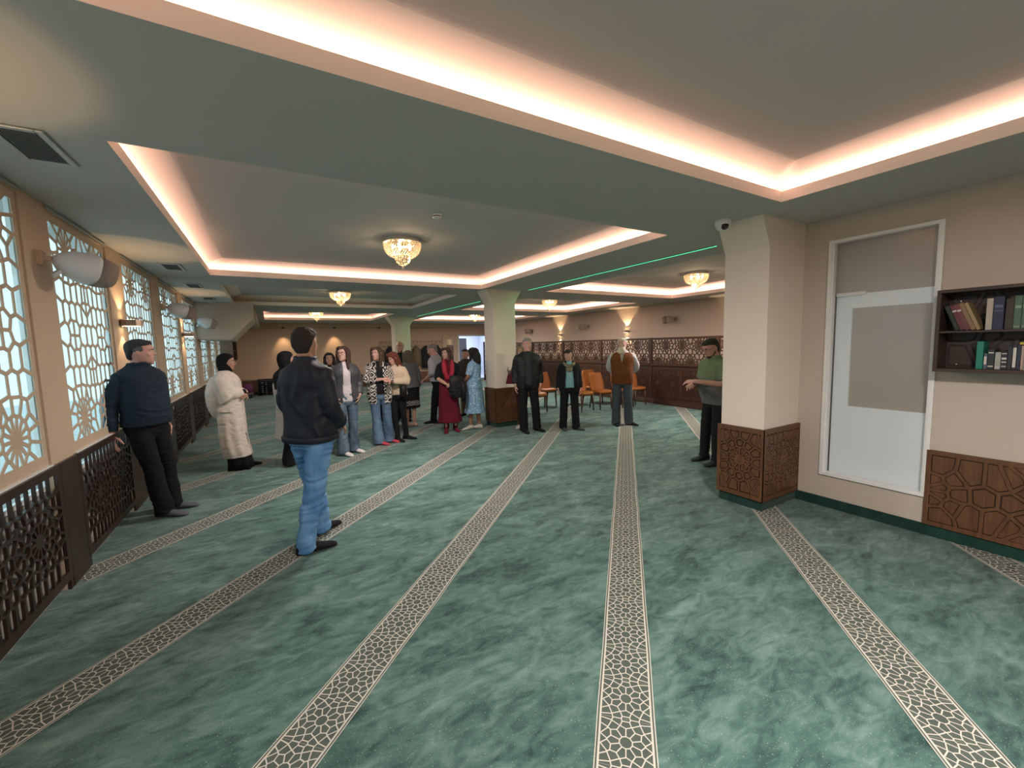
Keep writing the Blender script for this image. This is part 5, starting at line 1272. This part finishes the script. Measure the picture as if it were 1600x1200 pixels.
# 13 woman in the red dress
p13 = (2.97, 7.55)
person('woman in dark red dress, black bolero and red scarf carrying a black jacket', p13, 196, 1.64, 'f', (42, -3), ('long', (.055, .022, .014), .27), 'fair', (((.235, .05, 1.13), (.06, .23, 1.01), (-.7, .4, -.5)), ((-.235, .03, 1.13), (-.05, .24, 1.04), (.7, .4, -.4))), fw(p13, 196, 1.64, [(2.88, 7.50, 205), (3.08, 7.52, 185)]), (0, 0, 0, 0), 1.0, .0,
       [dict(kind='dress', hem=.9, ease=.014, sleeve=0, mat=cloth((.115, .010, .022), 'wine_dress'), skirt=(.20, .25, .19, .055), wr=.005), dict(kind='bolero', hem=1.05, ease=.028, sease=.018, sleeve=1.12, mat=BLK, open=(.10, .06, .9), wr=.004)], None, (cloth((.12, .012, .025), 'wine_stocking'), .28, 1),
       extra=lambda q: (lambda b: q.put('scarf', fuse(b, .010, 2, .006, (40, 40, 9), 3), cloth((.36, .030, .055), 'crimson_scarf')))(Geo().tube([Vector((.02, .135, 1.10)), Vector((.075, .150, 1.26)), Vector((.085, .10, 1.42)), Vector((.06, .0, 1.50)), Vector((0, -.07, 1.515)), Vector((-.06, .0, 1.50)), Vector((-.085, .10, 1.42)), Vector((-.075, .150, 1.26)), Vector((-.03, .135, 1.04))], [.035, .048, .040, .032, .030, .032, .040, .048, .035], 12)), seed=13)
t = thing('jacket', 'black jacket draped over the forearm of the woman in the red dress', 'jacket', (3.03, 7.27, .70), -R(196))
g = Geo(); g.rings([(-.02, .0, 0, .07, .05, .05), (.06, .02, 0, .13, .07, .06), (.2, .0, 0, .15, .08, .07), (.31, 0, 0, .14, .08, .08), (.40, .02, -.02, .10, .07, .05)], 22, 2.2, fold=lambda z, a: .12*math.sin(6*a+z*14)); obj('jacket_cloth', fuse(g, .010, 2, .010, (14, 14, 9), 4), cloth((.016, .015, .018), 'black_nylon', .5), t, True)
g = Geo(); g.tube([(-.10, .03, .28), (-.13, .04, .12), (-.11, .05, -.10)], [.05, .048, .04], 10); obj('sleeve', g, cloth((.016, .015, .018), 'black_nylon', .5), t, True)
# 14 figure in khaki trousers
person('person in khaki trousers and dark top behind the woman in the blue dress', (3.98, 8.95), 230, 1.58, 'm', (0, 0), ('short', (.03, .022, .016)), 'tan', ('down', 'down'), None, (0, 0, 0, 0), 1., 0, [dict(kind='shirt', hem=.88, ease=.02, mat=cloth((.045, .035, .03), 'dark_brown_top'))], dict(kind='trousers', mat=cloth((.17, .12, .07), 'khaki_cloth'), w=(.095, .08, .08)), (BLK,), seed=14, vox=.012)
# 15 woman in the blue dress
p15 = (3.48, 7.42)
person('woman in light blue patterned dress with black curly hair, turned away', p15, 318, 1.63, 'f', (-8, -3), ('curly', (.008, .007, .008), .13), 'brown', (((.24, .03, 1.14), (.06, .24, .98), (-.6, .5, -.5)), ((-.235, .05, 1.13), (-.03, .25, 1.0), (.6, .5, -.4))), fw(p15, 318, 1.63, [(3.55, 7.42, 318), (3.38, 7.46, 262)]), (0, 0, 0, .0), 1.10, .04,
       [dict(kind='dress', hem=.9, ease=.020, sease=.026, sleeve=.85, mat=pattern_mat('blue_floral', 'floral'), skirt=(.36, .25, .21, .05), wr=.006)], None, (cloth((.50, .46, .40), 'white_shoe'),), seed=15)
# 16 woman behind the column
p16 = (4.335, 7.03)
person('grey-blonde woman with maroon handbag half hidden beside the middle pillar', p16, 240, 1.63, 'f', (-18, 0), ('bob', (.24, .18, .12), .08), 'fair', (((.20, .06, 1.16), (.19, .25, 1.22), (-.2, .6, .5)), 'down'), fw(p16, 240, 1.63, [(4.28, 6.99, 240), (4.36, 7.10, 240)]), (0, 0, 0, 0), .92, .0,
       [dict(kind='blouse', hem=.84, ease=.016, sease=.016, mat=cloth((.55, .50, .47), 'ivory_blouse'), wr=.006)], dict(kind='trousers', mat=cloth((.030, .018, .014), 'dark_brown_cloth'), w=(.084, .066, .064)), (cloth((.52, .48, .42), 'white_shoe2'),), seed=16)
t = thing('handbag', 'maroon leather handbag hanging from the arm of the woman beside the pillar', 'bag', (4.12, 6.92, .90), -R(215))
g = Geo(); g.prism([(-.19, 0), (.19, 0), (.14, .20), (-.14, .20)], -.05, .05); obj('bag_body', g, cloth((.10, .012, .020), 'maroon_leather', .4), t)
g = Geo(); g.tube([(-.09, 0, .19), (-.07, 0, .28), (0, 0, .32), (.07, 0, .28), (.09, 0, .19)], .009, 8); obj('handle', g, cloth((.10, .012, .020), 'maroon_leather', .4), t)
# 17 grey-haired man in the black jacket
p17 = (4.20, 6.60)
person('grey-haired smiling man in black leather jacket and black trousers', p17, 206, 1.77, 'm', (-10, 0), ('short', (.26, .25, .24)), 'pink', ('down', 'down'), fw(p17, 206, 1.77, [(4.08, 6.58, 190), (4.36, 6.55, 172)]), (0, 0, 0, 0), 1.08, .03,
       [dict(kind='shirt', hem=.88, ease=.014, sleeve=0, mat=cloth((.035, .042, .045), 'slate_shirt'), collar=.006), dict(kind='jacket', hem=.82, ease=.040, sease=.024, mat=cloth((.014, .014, .016), 'black_leather2', .55, spec=.25), open=(.060, .075, .6), collar=.004, wr=.008)],
       dict(kind='trousers', mat=BLKT, w=(.096, .078, .078), cuffz=.03), (BLK,), seed=17)
# 18 woman with the light blue top
def infinity_scarf(q):
    b = Geo()
    b.tube([(.10*math.cos(a)*1.0, .02+.105*math.sin(a), 1.445-.06*max(0, math.sin(a))) for a in [2*math.pi*k/16 for k in range(17)]], .042, 12)
    b.tube([(.085*math.cos(a), .04+.11*math.sin(a), 1.40-.10*max(0, math.sin(a))) for a in [2*math.pi*k/16 for k in range(17)]], .036, 12)
    q.put('scarf', fuse(b, .0095, 2, .008, (26, 26, 20), 2), pattern_mat('mottled_scarf', 'scarf'))
p18 = (4.94, 6.28)
person('short-haired woman in light blue top, black cardigan and mottled scarf', p18, 214, 1.55, 'f', (26, 0), ('fringe', (.030, .014, .010)), 'pink', ('down', 'down'), fw(p18, 214, 1.55, [(4.82, 6.33, 200), (5.02, 6.18, 165)]), (0, 0, 0, 0), 1.12, .03,
       [dict(kind='light_blue_top', hem=.92, ease=.016, sleeve=0, mat=cloth((.22, .40, .46), 'aqua_jersey'), wr=.005), dict(kind='cardigan', hem=.80, ease=.036, sease=.022, flare=.05, mat=BLK, open=(.125, .06, .5), wr=.006)],
       dict(kind='trousers', mat=BLKT, w=(.098, .082, .084), cuffz=.03), (cloth((.05, .055, .06), 'grey_shoe'),), extra=infinity_scarf, seed=18)
# 19 white-bearded man
p19 = (6.08, 6.02)
person('man with white hair and long white beard in brown waistcoat', p19, 228, 1.73, 'm', (8, 2), ('short', (.62, .58, .52)), 'pink', ('back', 'back'), fw(p19, 228, 1.73, [(5.95, 6.06, 215), (6.16, 5.92, 170)]), (0, 0, 0, 0), 1.10, .05,
       [dict(kind='white_shirt', hem=.92, ease=.012, sease=.034, sleeve=1.9, mat=cloth((.50, .48, .50), 'white_cotton'), collar=.012, wr=.008), dict(kind='waistcoat', hem=.83, ease=.034, sleeve=0, neck=1.485, mat=cloth((.15, .055, .020), 'brown_suede', bump=.4), open=(.002, .050, 1.27), wr=.005)],
       dict(kind='trousers', mat=cloth((.060, .070, .090), 'slate_blue_cord'), w=(.098, .086, .088), cuffz=.02), (BLK,), beard=('long', (.66, .58, .48)), seed=19)
# 20 man in the green polo shirt
p20 = (5.10, 3.36)
def watch(q):
    b = Geo(); w = q.J[0][2]; e = q.J[0][1]; d = (w-e).normalized()
    b.tube([w-d*.035, w-d*.012], [.034, .034], 12); q.put('wristwatch', b, M['dark_plastic'])
person('bearded man in two-tone green and grey polo shirt looking at his wrist', p20, 288, 1.68, 'm', (0, -24), ('quiff', (.022, .014, .011)), 'pink', (((.25, .03, 1.12), (.03, .36, 1.12), (-.8, .6, .0)), ((-.25, .05, 1.13), (.0, .34, 1.17), (.85, .4, -.1))), fw(p20, 288, 1.68, [(5.13, 3.52, 285), (5.03, 3.27, 280)]), (0, 0, 0, .03), 1.10, .06,
       [dict(kind='polo_shirt', hem=.84, ease=.030, sease=.030, sleeve=.80, mat=pattern_mat('two_tone_jersey', 'twotone'), collar=.014, wr=.006)],
       dict(kind='trousers', mat=cloth((.020, .020, .022), 'anthracite_cloth'), w=(.096, .074, .068)), (cloth((.045, .055, .06), 'grey_shoe3'),), beard=('short', (.055, .030, .022)), glasses=(.05, .04, .03), extra=watch, seed=20)
bpy.data.scenes.remove(TMP)
